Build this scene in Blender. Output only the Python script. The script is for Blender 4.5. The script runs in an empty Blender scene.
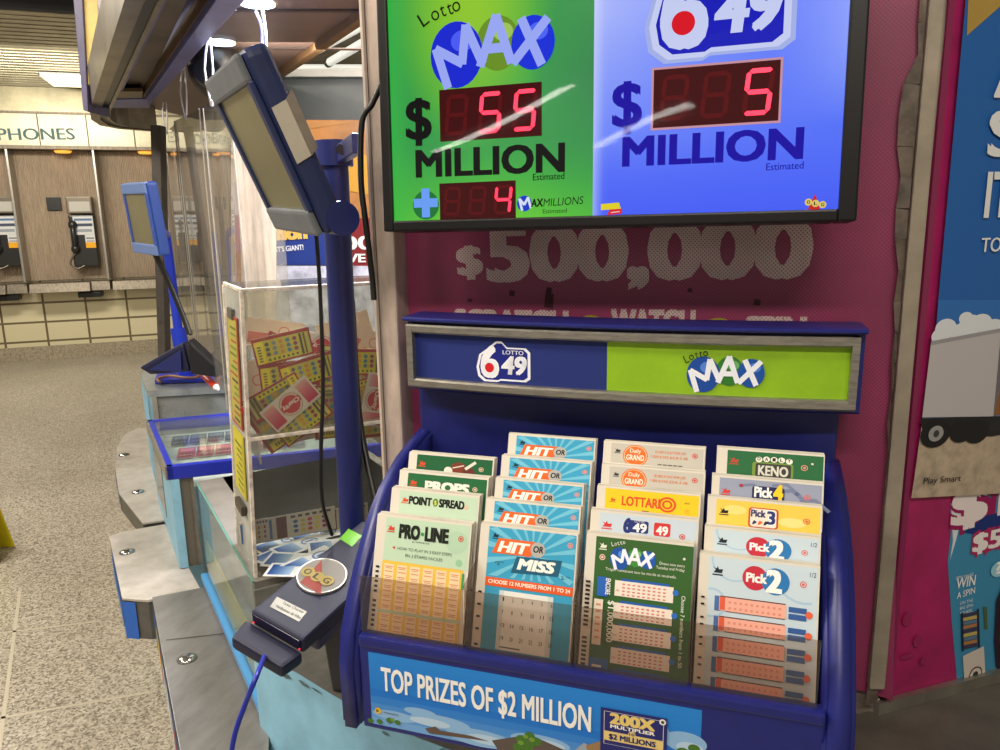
import bpy, bmesh, math, random
from mathutils import Vector, Matrix, Euler
random.seed(7)
C = bpy.context.scene.collection
SC = bpy.context.scene
V3 = Vector

# ------------------------------------------------------------------ camera
F = 750.0; EYE = V3((0, 0, 1.5))
YAW, PITCH, ROLL = math.radians(17.8), math.radians(11.9), .0162
HD = V3((-math.sin(YAW), math.cos(YAW), 0)); R0 = V3((math.cos(YAW), math.sin(YAW), 0)); UP = V3((0, 0, 1))
FW = math.cos(PITCH)*HD - math.sin(PITCH)*UP; U0 = math.sin(PITCH)*HD + math.cos(PITCH)*UP
CR = math.cos(ROLL)*R0 - math.sin(ROLL)*U0; CU = math.sin(ROLL)*R0 + math.cos(ROLL)*U0
cam_d = bpy.data.cameras.new('camera'); cam = bpy.data.objects.new('camera', cam_d); C.objects.link(cam)
cam_d.sensor_width = 36; cam_d.lens = 27; cam_d.clip_start = .02; cam_d.clip_end = 60
cam.matrix_world = Matrix((( CR.x, CU.x, -FW.x, 0), (CR.y, CU.y, -FW.y, 0), (CR.z, CU.z, -FW.z, 1.5), (0, 0, 0, 1)))
SC.camera = cam
SC.view_settings.view_transform = 'Standard'

def ray(px, py): return FW + CR*((px-500)/F) - CU*((py-375)/F)
def onpl(px, py, P, n):
    d = ray(px, py); return EYE + d*((P-EYE).dot(n)/d.dot(n))
def atY(px, py, y): return onpl(px, py, V3((0, y, 0)), V3((0, 1, 0)))
def atZ(px, py, z): return onpl(px, py, V3((0, 0, z)), V3((0, 0, 1)))
def atD(px, py, D): d = ray(px, py); return EYE + d*(D/d.dot(HD))

# ------------------------------------------------------------------ materials
def lin(c):
    def f(x):
        x = max(0, min(255, x))/255
        return x/12.92 if x <= .04045 else ((x+.055)/1.055)**2.4
    return tuple(f(x) for x in c[:3]) + (1,)
MC = {}
def mat(c, rough=.5, metal=0, noise=0, scale=20, bump=0, emit=0, spec=.5, coat=0, streak=None, name=None):
    key = (tuple(c), rough, metal, noise, scale, bump, emit, spec, coat, streak)
    if key in MC: return MC[key]
    m = bpy.data.materials.new(name or 'paint_%d_%d_%d' % tuple(c[:3])); m.use_nodes = True
    nt = m.node_tree; b = nt.nodes['Principled BSDF']
    b.inputs['Base Color'].default_value = lin(c); b.inputs['Roughness'].default_value = rough
    b.inputs['Metallic'].default_value = metal; b.inputs['Specular IOR Level'].default_value = spec
    b.inputs['Coat Weight'].default_value = coat
    m.diffuse_color = lin(c)
    if emit:
        b.inputs['Emission Color'].default_value = lin(c); b.inputs['Emission Strength'].default_value = emit
    if noise or bump:
        tc = nt.nodes.new('ShaderNodeTexCoord'); src = tc.outputs['Object']
        if streak:
            mp = nt.nodes.new('ShaderNodeMapping'); mp.inputs['Scale'].default_value = streak
            nt.links.new(src, mp.inputs[0]); src = mp.outputs[0]
        n = nt.nodes.new('ShaderNodeTexNoise'); n.inputs['Scale'].default_value = scale; n.inputs['Detail'].default_value = 5
        n.inputs['Roughness'].default_value = .65
        nt.links.new(src, n.inputs['Vector'])
        if noise:
            r = nt.nodes.new('ShaderNodeValToRGB')
            lo = [max(0, x*(1-noise)) for x in c[:3]]; hi = [min(255, x*(1+noise*.6)) for x in c[:3]]
            r.color_ramp.elements[0].position = .32; r.color_ramp.elements[1].position = .62
            r.color_ramp.elements[0].color = lin(lo); r.color_ramp.elements[1].color = lin(hi)
            nt.links.new(n.outputs['Fac'], r.inputs[0]); nt.links.new(r.outputs[0], b.inputs['Base Color'])
            if emit: nt.links.new(r.outputs[0], b.inputs['Emission Color'])
        if bump:
            bp = nt.nodes.new('ShaderNodeBump'); bp.inputs['Strength'].default_value = bump; bp.inputs['Distance'].default_value = .002
            nt.links.new(n.outputs['Fac'], bp.inputs['Height']); nt.links.new(bp.outputs[0], b.inputs['Normal'])
    MC[key] = m
    return m
def clear(name, tint=(255, 255, 255), alpha=.12, rough=.05, gloss=.9):
    m = bpy.data.materials.new(name); m.use_nodes = True; nt = m.node_tree; nt.nodes.clear()
    out = nt.nodes.new('ShaderNodeOutputMaterial'); tr = nt.nodes.new('ShaderNodeBsdfTransparent'); tr.inputs[0].default_value = lin(tint)
    b = nt.nodes.new('ShaderNodeBsdfPrincipled'); b.inputs['Base Color'].default_value = lin((215, 215, 210)); b.inputs['Roughness'].default_value = .5
    g = nt.nodes.new('ShaderNodeBsdfGlossy'); g.inputs['Roughness'].default_value = rough; g.inputs['Color'].default_value = (gloss, gloss, gloss, 1)
    fr = nt.nodes.new('ShaderNodeFresnel'); gm = nt.nodes.new('ShaderNodeNewGeometry'); mr = nt.nodes.new('ShaderNodeMapRange')
    mr.inputs['To Min'].default_value = 1.42; mr.inputs['To Max'].default_value = 1/1.42; nt.links.new(gm.outputs['Backfacing'], mr.inputs[0]); nt.links.new(mr.outputs[0], fr.inputs['IOR'])
    tc = nt.nodes.new('ShaderNodeTexCoord'); n = nt.nodes.new('ShaderNodeTexNoise'); n.inputs['Scale'].default_value = 9; n.inputs['Detail'].default_value = 6
    nt.links.new(tc.outputs['Object'], n.inputs['Vector'])
    mm = nt.nodes.new('ShaderNodeMath'); mm.operation = 'MULTIPLY'; mm.inputs[1].default_value = alpha*2; nt.links.new(n.outputs['Fac'], mm.inputs[0])
    m1 = nt.nodes.new('ShaderNodeMixShader'); m2 = nt.nodes.new('ShaderNodeMixShader')
    nt.links.new(mm.outputs[0], m1.inputs[0]); nt.links.new(tr.outputs[0], m1.inputs[1]); nt.links.new(b.outputs[0], m1.inputs[2])
    nt.links.new(fr.outputs[0], m2.inputs[0]); nt.links.new(m1.outputs[0], m2.inputs[1]); nt.links.new(g.outputs[0], m2.inputs[2])
    nt.links.new(m2.outputs[0], out.inputs[0])
    return m
def P(c): return mat(c, .55, spec=.3)       # printed ink
def EM(c, s=.92):                            # back-lit film: gives light, reflects almost none
    m = mat(c, .6, emit=s, spec=0); m.node_tree.nodes['Principled BSDF'].inputs['Base Color'].default_value = (.004, .004, .004, 1); return m

# ------------------------------------------------------------------ mesh builder
ORG = {}
class MB:
    def __init__(s): s.v = []; s.f = []; s.m = []; s.mats = []; s.sm = []
    def mi(s, m):
        if m not in s.mats: s.mats.append(m)
        return s.mats.index(m)
    def add(s, vs, fs, m, smooth=False):
        o = len(s.v); s.v += [V3(x) for x in vs]; k = s.mi(m)
        for f in fs: s.f.append([i+o for i in f]); s.m.append(k); s.sm.append(smooth)
    def poly(s, pts, m): s.add(pts, [list(range(len(pts)))], m)
    def bm(s, b, m, smooth=False):
        b.verts.index_update(); s.add([v.co.copy() for v in b.verts], [[v.index for v in f.verts] for f in b.faces], m, smooth); b.free()
    def box(s, c, size, m, rot=None, bev=0, seg=2):
        b = bmesh.new(); bmesh.ops.create_cube(b, size=1)
        for v in b.verts: v.co = V3((v.co.x*size[0], v.co.y*size[1], v.co.z*size[2]))
        if bev: bmesh.ops.bevel(b, geom=b.edges[:], offset=bev, segments=seg, affect='EDGES', profile=.6)
        for v in b.verts: v.co = (rot @ v.co if rot is not None else v.co) + V3(c)
        s.bm(b, m)
    def hexa(s, a, d, m, bev=0):
        """box from four corners and a thickness vector"""
        b = bmesh.new(); vs = [b.verts.new(p) for p in a] + [b.verts.new(V3(p)+V3(d)) for p in a]; n = len(a)
        b.faces.new(vs[:n][::-1]); b.faces.new(vs[n:])
        for i in range(n): b.faces.new([vs[i], vs[(i+1) % n], vs[n+(i+1) % n], vs[n+i]])
        bmesh.ops.recalc_face_normals(b, faces=b.faces[:])
        if bev: bmesh.ops.bevel(b, geom=b.edges[:], offset=bev, segments=2, affect='EDGES', profile=.6)
        s.bm(b, m)
    def cyl(s, p0, p1, r0, m, r1=None, n=20, caps=True):
        r1 = r0 if r1 is None else r1; p0 = V3(p0); p1 = V3(p1); d = (p1-p0).normalized()
        x = d.orthogonal().normalized(); y = d.cross(x); a = []; 
        for p, r in ((p0, r0), (p1, r1)):
            a += [p + (x*math.cos(2*math.pi*i/n) + y*math.sin(2*math.pi*i/n))*r for i in range(n)]
        s.add(a, [[i, (i+1) % n, n+(i+1) % n, n+i] for i in range(n)], m, True)
        if caps: s.add(a[:n][::-1], [list(range(n))], m); s.add(a[n:], [list(range(n))], m)
    def tube(s, pts, r, m, n=8, k=6):
        q = []; pts = [V3(p) for p in pts]; N = len(pts)
        for i in range(N-1):
            p0 = pts[max(0, i-1)]; p1 = pts[i]; p2 = pts[i+1]; p3 = pts[min(N-1, i+2)]
            for j in range(k):
                t = j/k; q.append(.5*((2*p1)+(p2-p0)*t+(2*p0-5*p1+4*p2-p3)*t*t+(3*p1-p0-3*p2+p3)*t**3))
        q.append(pts[-1]); a = []; x = None
        for i, p in enumerate(q):
            d = (q[min(i+1, len(q)-1)]-q[max(i-1, 0)]).normalized()
            x = d.orthogonal().normalized() if x is None else (x-d*x.dot(d)).normalized()
            y = d.cross(x); a += [p+(x*math.cos(2*math.pi*t/n)+y*math.sin(2*math.pi*t/n))*r for t in range(n)]
        fs = [[i*n+t, i*n+(t+1) % n, (i+1)*n+(t+1) % n, (i+1)*n+t] for i in range(len(q)-1) for t in range(n)]
        s.add(a, fs, m, True)
        s.poly(a[:n][::-1], m); s.poly(a[-n:], m)
    def ell(s, c, r, m, rot=None, n=20):
        b = bmesh.new(); bmesh.ops.create_uvsphere(b, u_segments=n, v_segments=n//2, radius=1)
        for v in b.verts:
            v.co = V3((v.co.x*r[0], v.co.y*r[1], v.co.z*r[2])); v.co = (rot @ v.co if rot is not None else v.co)+V3(c)
        s.bm(b, m, True)
    def strip(s, rings, m, smooth=False, close=True):
        n = len(rings[0]); a = [p for r in rings for p in r]
        s.add(a, [[i*n+t, i*n+(t+1) % n, (i+1)*n+(t+1) % n, (i+1)*n+t] for i in range(len(rings)-1) for t in range(n if close else n-1)], m, smooth)
    def build(s, name, parent=None, label=None, cat=None, group=None, kind=None):
        me = bpy.data.meshes.new(name)
        if parent is not None: org = ORG[parent]
        else:
            xs = [v.x for v in s.v]; ys = [v.y for v in s.v]; org = V3(((min(xs)+max(xs))/2, (min(ys)+max(ys))/2, min(v.z for v in s.v)))
        me.from_pydata([v-org for v in s.v], [], s.f)
        for m in s.mats: me.materials.append(m)
        me.polygons.foreach_set('material_index', s.m); me.polygons.foreach_set('use_smooth', s.sm); me.update()
        o = bpy.data.objects.new(name, me); C.objects.link(o)
        if parent is not None: o.parent = parent
        else: o.location = org
        ORG[o] = org
        for k, v in (('label', label), ('category', cat), ('group', group), ('kind', kind)):
            if v: o[k] = v
        return o
def thing(name, label, cat, loc=(0, 0, 0), group=None):
    o = bpy.data.objects.new(name, None); C.objects.link(o); o.location = loc; o.empty_display_size = .05
    o['label'] = label; o['category'] = cat
    if group: o['group'] = group
    ORG[o] = V3(loc); return o

# ------------------------------------------------------------------ lettering
GC = {}
def glyphs(s, bold):
    k = (s, bold)
    if k not in GC:
        cu = bpy.data.curves.new('lettering', 'FONT'); cu.body = s; cu.size = 1; cu.resolution_u = 3
        ob = bpy.data.objects.new('lettering', cu); C.objects.link(ob); bpy.context.view_layer.update()
        me = bpy.data.meshes.new_from_object(ob.evaluated_get(bpy.context.evaluated_depsgraph_get()))
        vs = [(v.co.x, v.co.y) for v in me.vertices]; fs = [list(p.vertices) for p in me.polygons]
        bpy.data.meshes.remove(me); bpy.data.objects.remove(ob); bpy.data.curves.remove(cu)
        if bold:      # heavier strokes: the same outlines shifted round by the extra weight
            n = len(vs); dd = bold*.9; sh = [(0, 0)]*(bold > .04)+[(dd, 0), (-dd, 0)]*(bold > .04)+[(dd, dd*.6), (-dd, dd*.6), (dd, -dd*.6), (-dd, -dd*.6)] if bold > .025 else [(dd, 0), (-dd, 0)]
            vs, fs = [(x+a, y+b) for a, b in sh for x, y in vs], [[i+n*j for i in f] for j in range(len(sh)) for f in fs]
        GC[k] = (vs, fs)
    return GC[k]
_h = glyphs('H', 0)[0]; CAP = max(y for x, y in _h)-min(y for x, y in _h)

class Panel:
    """flat printed surface: a along U, b along V (metres), layers towards N"""
    def __init__(s, O, U, V, N=None, eps=.00016):
        s.O = V3(O); s.U = V3(U).normalized(); s.V = V3(V).normalized(); s.N = (V3(N) if N is not None else s.U.cross(s.V)).normalized()
        if N is None and s.N.dot(EYE-s.O) < 0: s.N = -s.N
        s.eps = eps; s.mb = MB(); s.L = 1; s.mic = 0; s.mf = P
    def w(s, a, b, h=None): return s.O+s.U*a+s.V*b+s.N*((s.L+s.mic*.055 if h is None else h)*s.eps)
    def px(s, x, y):
        p = onpl(x, y, s.O, s.N)-s.O
        # U,V may be non-orthogonal
        uv = s.U.dot(s.V); A = p.dot(s.U); B = p.dot(s.V); d = 1-uv*uv
        return ((A-uv*B)/d, (B-uv*A)/d)
    def up(s, n=1): s.L += n; return s
    def poly(s, pts, c): s.mic = (s.mic+1) % 15; s.mb.poly([s.w(*p) for p in pts], s.mf(c) if isinstance(c, tuple) else c); return s
    def ppoly(s, pts, c): return s.poly([s.px(*p) for p in pts], c)
    def rect(s, a0, b0, a1, b1, c, n=1):
        for i in range(n):
            t0 = a0+(a1-a0)*i/n; t1 = a0+(a1-a0)*(i+1)/n
            s.poly([(t0, b0), (t1, b0), (t1, b1), (t0, b1)], c)
        return s
    def circ(s, a, b, r, c, ry=None, n=28, rot=0):
        ry = r if ry is None else ry; cs, sn = math.cos(rot), math.sin(rot); q = []
        for i in range(n):
            x = r*math.cos(2*math.pi*i/n); y = ry*math.sin(2*math.pi*i/n); q.append((a+x*cs-y*sn, b+x*sn+y*cs))
        return s.poly(q, c)
    def ring(s, a, b, r, w, c, ry=None, n=28):
        ry = r if ry is None else ry
        for i in range(n):
            t0, t1 = 2*math.pi*i/n, 2*math.pi*(i+1)/n
            s.poly([(a+(r-w)*math.cos(t0), b+(ry-w)*math.sin(t0)), (a+r*math.cos(t0), b+ry*math.sin(t0)), (a+r*math.cos(t1), b+ry*math.sin(t1)), (a+(r-w)*math.cos(t1), b+(ry-w)*math.sin(t1))], c)
        return s
    def rrect(s, a0, b0, a1, b1, r, c, n=5):
        q = []
        for cx, cy, t in ((a1-r, b1-r, 0), (a0+r, b1-r, 90), (a0+r, b0+r, 180), (a1-r, b0+r, 270)):
            for i in range(n+1): an = math.radians(t+90*i/n); q.append((cx+r*math.cos(an), cy+r*math.sin(an)))
        return s.poly(q, c)
    def stroke(s, pts, wd, c):
        for (x0, y0), (x1, y1) in zip(pts, pts[1:]):
            l = math.hypot(x1-x0, y1-y0) or 1e-9; dx, dy = (x1-x0)/l, (y1-y0)/l; nx, ny = -dy*wd/2, dx*wd/2; e = wd*.12
            s.poly([(x0-dx*e+nx, y0-dy*e+ny), (x0-dx*e-nx, y0-dy*e-ny), (x1+dx*e-nx, y1+dy*e-ny), (x1+dx*e+nx, y1+dy*e+ny)], c)
        return s
    def text(s, t, a0, b0, a1, h, c, bold=0, shear=0, rot=0, arc=0, hy=None):
        vs, fs = glyphs(t, bold); x0 = min(v[0] for v in vs); x1 = max(v[0] for v in vs); W = a1-a0; sx = W/(x1-x0); sy = h/CAP
        cs, sn = math.cos(rot), math.sin(rot); q = []; n0 = len(glyphs(t, 0)[0])
        for i, (x, y) in enumerate(vs):
            x = (x-x0)*sx; y = y*sy; x += shear*y
            if arc: y += arc*(1-(2*x/W-1)**2)
            s.mic = 3+2*(i//n0); q.append(s.w(a0+x*cs-y*sn, b0+x*sn+y*cs))
        s.mb.add(q, fs, s.mf(c) if isinstance(c, tuple) else c); return s
    def ptext(s, t, p0, p1, hp, c, bold=0, shear=0, arc=0):
        """baseline from photo point p0 to p1, cap height hp"""
        a0, b0 = s.px(*p0); a1, b1 = s.px(*p1); a2, b2 = s.px(p0[0], p0[1]-hp)
        W = math.hypot(a1-a0, b1-b0); h = b2-b0
        return s.text(t, a0, b0, a0+W, h, c, bold, shear, math.atan2(b1-b0, a1-a0), arc)
    def scale_at(s, x, y): a, b = s.px(x, y); a2, b2 = s.px(x+1, y); return abs(a2-a)

# logos drawn in a unit system: k metres per unit, centre (a,b)
def logo_max(p, a, b, k, cols=((25, 60, 200), (90, 150, 30), (25, 70, 205)), ink=(235, 240, 255)):
    X = lambda x, y: (a+(x-378)*k, b-(y-155)*k)
    for (x, y, rx, ry), c in zip(((400, 138, 68, 78), (268, 160, 84, 96), (508, 146, 66, 76)), (cols[1], cols[0], cols[2])):
        cx, cy = X(x, y); p.circ(cx, cy, rx*k, c, ry*k)
        p.up(); hl = tuple(min(255, int(q*1.0+55)) for q in c); p.circ(cx+rx*.25*k, cy+ry*.4*k, rx*.45*k, hl, ry*.32*k)
    p.up()
    for st in (((239, 252), (203, 140), (287, 186), (300, 80), (352, 192)), ((345, 198), (396, 62), (442, 196)), ((362, 152), (428, 152)), ((448, 198), (552, 84)), ((474, 78), (534, 208))):
        p.stroke([X(*q) for q in st], 27*k, ink)
    return p
def logo_six(p, a, b, k, white=(235, 238, 250), blue=(25, 35, 130), red=(205, 30, 40), word=True, edge=None):
    """tabbed blue badge with numerals; k = metres per badge width"""
    sh = [(-.50, -.16), (-.44, .16), (-.30, .30), (-.12, .50), (-.02, .50), (.08, .36), (.42, .36), (.5, .26), (.5, -.38), (.42, -.46), (-.05, -.46), (-.1, -.5), (-.36, -.5), (-.47, -.38)]
    def scl(f, dx=0): return [(a+x*f*k, b+y*f*.72*k) for x, y in sh]
    if edge: p.poly(scl(1.07), edge); p.up()
    p.poly(scl(1), white); p.up(); p.poly(scl(.9), blue); p.up()
    p.text('6', a-.42*k, b-.27*k, a-.07*k, .52*k, white, .05); p.text('49', a-.04*k, b-.2*k, a+.42*k, .30*k, white, .05, .1)
    p.up(); p.circ(a-.25*k, b-.11*k, .085*k, red)
    if word: p.text('LOTTO', a+.0*k, b+.14*k, a+.38*k, .07*k, white, .02)
    return p
def logo_tri(p, a, b, k, red=(190, 40, 35), ball=(225, 200, 90), ink=(25, 25, 25)):
    p.poly([(a-.45*k, b-.45*k), (a+.3*k, b-.5*k), (a-.05*k, b+.5*k)], red); p.up()
    for i, ch in enumerate('OLG'):
        x = a+(-.42+.42*i)*k; y = b+(.0-.09*i)*k; p.circ(x, y, .22*k, ball)
    p.up()
    for i, ch in enumerate('OLG'):
        x = a+(-.42+.42*i)*k; y = b+(.0-.09*i)*k; p.text(ch, x-.1*k, y-.1*k, x+.1*k, .2*k, ink, .03)
    return p
def small_mark(p, a, b, k, c):
    p.poly([(a-.5*k, b+.3*k), (a-.2*k, b), (a-.4*k, b-.3*k), (a+.4*k, b-.3*k), (a+.5*k, b+.1*k), (a+.1*k, b+.05*k), (a, b+.35*k), (a-.15*k, b+.1*k)], c)
    p.rect(a-.5*k, b-.55*k, a+.5*k, b-.42*k, c); return p
SEG = {'8': 'abcdefg', '5': 'acdfg', '4': 'bcfg'}
def seven(p, a, b, w, h, ch, on, off, lean=.12):
    t = w*.17
    X = lambda x, y: (a+x+lean*y, b+y)
    def hs(y): return [X(t*.6, y), X(t*1.1, y+t/2), X(w-t*1.1, y+t/2), X(w-t*.6, y), X(w-t*1.1, y-t/2), X(t*1.1, y-t/2)]
    def vs(x, y0, y1): return [X(x, y0+t*.1), X(x+t/2, y0+t*.6), X(x+t/2, y1-t*.6), X(x, y1-t*.1), X(x-t/2, y1-t*.6), X(x-t/2, y0+t*.6)]
    g = {'a': hs(h-t/2), 'g': hs(h/2), 'd': hs(t/2), 'f': vs(t/2, h/2, h-t/2), 'e': vs(t/2, t/2, h/2), 'b': vs(w-t/2, h/2, h-t/2), 'c': vs(w-t/2, t/2, h/2)}
    for k, q in g.items(): p.poly(q, on if k in SEG.get(ch, '') else off)
# ------------------------------------------------------------------ shared materials
BLUE = mat((25, 32, 112), .38, noise=.06, scale=60, bump=.08)
BLUE_DK = mat((24, 30, 104), .42, noise=.08, scale=40, bump=.08)
SILVER = mat((150, 146, 140), .38, .7, noise=.12, scale=50, streak=(1, 1, 6))
STEEL = mat((168, 164, 156), .36, .75, noise=.1, scale=14, streak=(1, 1, .3))
DKGREY = mat((82, 80, 76), .5, noise=.2, scale=9)
BLACK = mat((22, 22, 24), .35)
CABLE = mat((16, 16, 18), .4)
PAPER = mat((226, 222, 214), .7, noise=.03, scale=30)
EDGE = mat((205, 200, 190), .75, noise=.14, scale=160, streak=(.05, 1, .05))
SMOKE = clear('smoky_clear_plastic', (228, 219, 212), .03, .08, .4)
CLEAR = clear('clear_acrylic', (242, 242, 236), .05, .05, .5)
GLASS = clear('glass', (238, 246, 244), .05, .03, .8)

# ------------------------------------------------------------------ advertisement wall
WY = .85
def dots_mat(c, gap, k=520, name='perforated_vinyl', thr=.35):
    m = bpy.data.materials.new(name); m.use_nodes = True; nt = m.node_tree; b = nt.nodes['Principled BSDF']; b.inputs['Roughness'].default_value = .45
    tc = nt.nodes.new('ShaderNodeTexCoord'); sx = nt.nodes.new('ShaderNodeSeparateXYZ'); nt.links.new(tc.outputs['Object'], sx.inputs[0])
    def sin(sock, f):
        a = nt.nodes.new('ShaderNodeMath'); a.operation = 'MULTIPLY'; a.inputs[1].default_value = f; nt.links.new(sock, a.inputs[0])
        d = nt.nodes.new('ShaderNodeMath'); d.operation = 'SINE'; nt.links.new(a.outputs[0], d.inputs[0]); return d.outputs[0]
    mu = nt.nodes.new('ShaderNodeMath'); mu.operation = 'MULTIPLY'; nt.links.new(sin(sx.outputs[0], k), mu.inputs[0]); nt.links.new(sin(sx.outputs[2], k), mu.inputs[1])
    gt = nt.nodes.new('ShaderNodeMath'); gt.operation = 'GREATER_THAN'; gt.inputs[1].default_value = thr; nt.links.new(mu.outputs[0], gt.inputs[0])
    n = nt.nodes.new('ShaderNodeTexNoise'); n.inputs['Scale'].default_value = 7; n.inputs['Detail'].default_value = 6; nt.links.new(tc.outputs['Object'], n.inputs['Vector'])
    r = nt.nodes.new('ShaderNodeValToRGB'); r.color_ramp.elements[0].position = .3; r.color_ramp.elements[1].position = .6
    r.color_ramp.elements[0].color = lin([x*.84 for x in c]); r.color_ramp.elements[1].color = lin(c); nt.links.new(n.outputs['Fac'], r.inputs[0])
    mx = nt.nodes.new('ShaderNodeMix'); mx.data_type = 'RGBA'; nt.links.new(gt.outputs[0], mx.inputs['Factor']); nt.links.new(r.outputs[0], mx.inputs['A']); mx.inputs['B'].default_value = lin(gap)
    nt.links.new(mx.outputs['Result'], b.inputs['Base Color']); return m
mb = MB(); mb.hexa([(-.42, WY+.013, .86), (.175, WY+.013, .86), (.175, WY+.013, 2.1), (-.42, WY+.013, 2.1)], (0, .03, 0), mat((120, 108, 100), .6, noise=.3, scale=12))
mb.build('wall_front', kind='structure')
PINK = dots_mat((150, 52, 96), (112, 40, 74), 1500, 'perforated_vinyl', .3); DOTW = dots_mat((206, 190, 186), (160, 104, 124), 1500, 'perforated_white', .3)
pk = Panel((-.40, WY+.004, 0), (1, 0, 0), (0, 0, 1), (0, -1, 0), eps=.0003)
pk.ppoly([(402, -40), (398, 330), (402, 560), (893, 700), (902, 330), (950, -40)], PINK)
pk.up()
# printed amounts and words
pk.ptext('$', (458, 275), (484, 273), 27, DOTW, .05)
pk.ptext('500,000', (487, 280), (812, 276), 52, DOTW, .052)
pk.ptext('SCRATCH', (455, 333), (569, 336), 23, DOTW, .07)
pk.ptext('WATCH', (611, 334), (695, 336), 24, DOTW, .07); pk.ptext('SPIN', (745, 337), (806, 338), 20, DOTW, .07)
for x, y in ((591, 322), (719, 325)):
    a, b = pk.px(x, y); pk.circ(a, b, .014, (150, 140, 40), .008)
DIRT = mat((70, 30, 44), .8, noise=.3, scale=80)
for x, y, w, h in ((549, 300, 8, 14), (512, 293, 5, 5), (757, 302, 6, 6), (549, 290, 5, 5), (470, 300, 4, 3), (690, 290, 4, 4)):
    a, b = pk.px(x, y); k = pk.scale_at(x, y); pk.poly([(a-w*k*.6, b-h*k*.5), (a+w*k*.5, b-h*k*.6), (a+w*k*.6, b+h*k*.4), (a-w*k*.4, b+h*k*.6)], DIRT)
pk.mb.build('advertisement_banner', label='magenta perforated banner reading $500,000 on the wall behind the brochure holder', cat='banner')
# dirty white post to the left of the banner
WPOST = mat((172, 156, 146), .6, noise=.22, scale=22, streak=(1, 1, .25))
mb = MB(); a = atY(361, 60, WY-.03); 
mb.hexa([(-.4235, WY-.03, .86), (-.3925, WY-.03, .86), (-.3925, WY+.012, .86), (-.4235, WY+.012, .86)], (0, 0, 1.25), WPOST, .003)
mb.box((-.4165, WY-.031, 1.45), (.003, .004, 1.1), mat((120, 108, 100), .7))
mb.build('trim_1', kind='structure')
# peeling wrap and metal strip to the right of the banner
TORN = mat((92, 82, 74), .35, noise=.45, scale=18, bump=.5)
mb = MB(); q = []
rr = random.Random(3)
def edge_px(y): return 902-(y-100)*.04
L = []; Rr = []
for i in range(25):
    y = -40+i*31; L.append((edge_px(y)+rr.uniform(-3, 3)+(14 if y < 60 else 0), y)); Rr.append((931-(y+40)*.0877, y))
for i in range(24):
    A = [atY(*L[i], WY-.004), atY(*Rr[i], WY-.004), atY(*Rr[i+1], WY-.004), atY(*L[i+1], WY-.004)]
    mb.poly([a+V3((0, rr.uniform(-.002, .002), 0)) for a in A], TORN)
mb.build('peeling_wrap', label='grey peeling plastic wrap strip between the magenta banner and pale metal strip', cat='plastic wrap')
mb = MB(); y = WY-.01
A = [atY(933, -40, y), atY(950, -40, y), atY(885, 690, y), atY(869, 690, y)]
# keep the strip as a straight upright channel
mb.hexa(A, (0, .02, 0), mat((150, 140, 126), .5, .2, noise=.15, scale=9), .002)
mb.build('trim_2', kind='structure')

# ------------------------------------------------------------------ jackpot sign (light box)
tilt = math.radians(3.0); TVO = atY(620, 226, .735); TVR = math.radians(.62); TVU = V3((math.cos(TVR), 0, math.sin(TVR)))
TVN = V3((0, -math.cos(tilt), math.sin(tilt))); TVV = TVN.cross(TVU).normalized(); TVU = TVV.cross(TVN).normalized()
tv = thing('jackpot_sign', 'wide black framed lit sign half green and half blue showing jackpots in red digits', 'illuminated sign', (TVO.x, .79, 1.48))
fr = Panel(TVO, TVU, TVV, TVN)
o = [fr.px(*q) for q in ((379, -2), (870, -2), (856, 221), (384, 232))]; inn = [fr.px(*q) for q in ((386, 4), (857, -3), (845, 212), (390, 224))]
al = (o[0][0]+o[3][0])/2; ar = (o[1][0]+o[2][0])/2; bb = (o[2][1]+o[3][1])/2; bw = .0145
ai, ari, bbi = al+bw*.75, ar-bw*1.05, bb+bw*.75; bt = bb+.285; bti = bt-bw
mb = MB(); FRM = mat((15, 15, 19), .4, spec=.3)
def fbar(a0, b0, a1, b1, m=FRM, d0=.004, d1=-.05):
    mb.hexa([fr.w(a0, b0, d0/fr.eps), fr.w(a1, b0, d0/fr.eps), fr.w(a1, b1, d0/fr.eps), fr.w(a0, b1, d0/fr.eps)], -TVN*(d0-d1), m, .002)
fbar(al, bb, ai, bt); fbar(ari, bb, ar, bt); fbar(ai, bb, ari, bbi); fbar(ai, bti, ari, bt)
mb.build('frame', tv)
mb = MB(); fbar(ai, bbi, ari, bti, BLACK, -.003, -.048); mb.build('housing', tv)
# back-lit graphics
def grad_panel(cf, nx, ny, a0, b0, a1, b1, name):
    me = bpy.data.meshes.new(name); vs = []; cs = []; fs = []
    org = ORG[tv]
    for j in range(ny+1):
        for i in range(nx+1):
            u, v = i/nx, j/ny; vs.append(fr.w(a0+(a1-a0)*u, b0+(b1-b0)*v, 0)-org); cs.append(lin(cf(u, v)))
    for j in range(ny):
        for i in range(nx): k = j*(nx+1)+i; fs.append([k, k+1, k+nx+2, k+nx+1])
    me.from_pydata(vs, [], fs); at = me.color_attributes.new('tone', 'FLOAT_COLOR', 'POINT')
    for i, c in enumerate(cs): at.data[i].color = c
    m = bpy.data.materials.new(name); m.use_nodes = True; nt = m.node_tree; b = nt.nodes['Principled BSDF']
    n = nt.nodes.new('ShaderNodeVertexColor'); n.layer_name = 'tone'; nt.links.new(n.outputs[0], b.inputs['Emission Color']); b.inputs['Emission Strength'].default_value = .97
    b.inputs['Base Color'].default_value = (.01, .01, .01, 1); b.inputs['Roughness'].default_value = .25
    me.materials.append(m); o = bpy.data.objects.new(name, me); C.objects.link(o); o.parent = tv; ORG[o] = org; return o
def mixc(a, b, t): t = max(0, min(1, t)); return tuple(x+(y-x)*t for x, y in zip(a, b))
am = fr.px(593.5, 110)[0]
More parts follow.
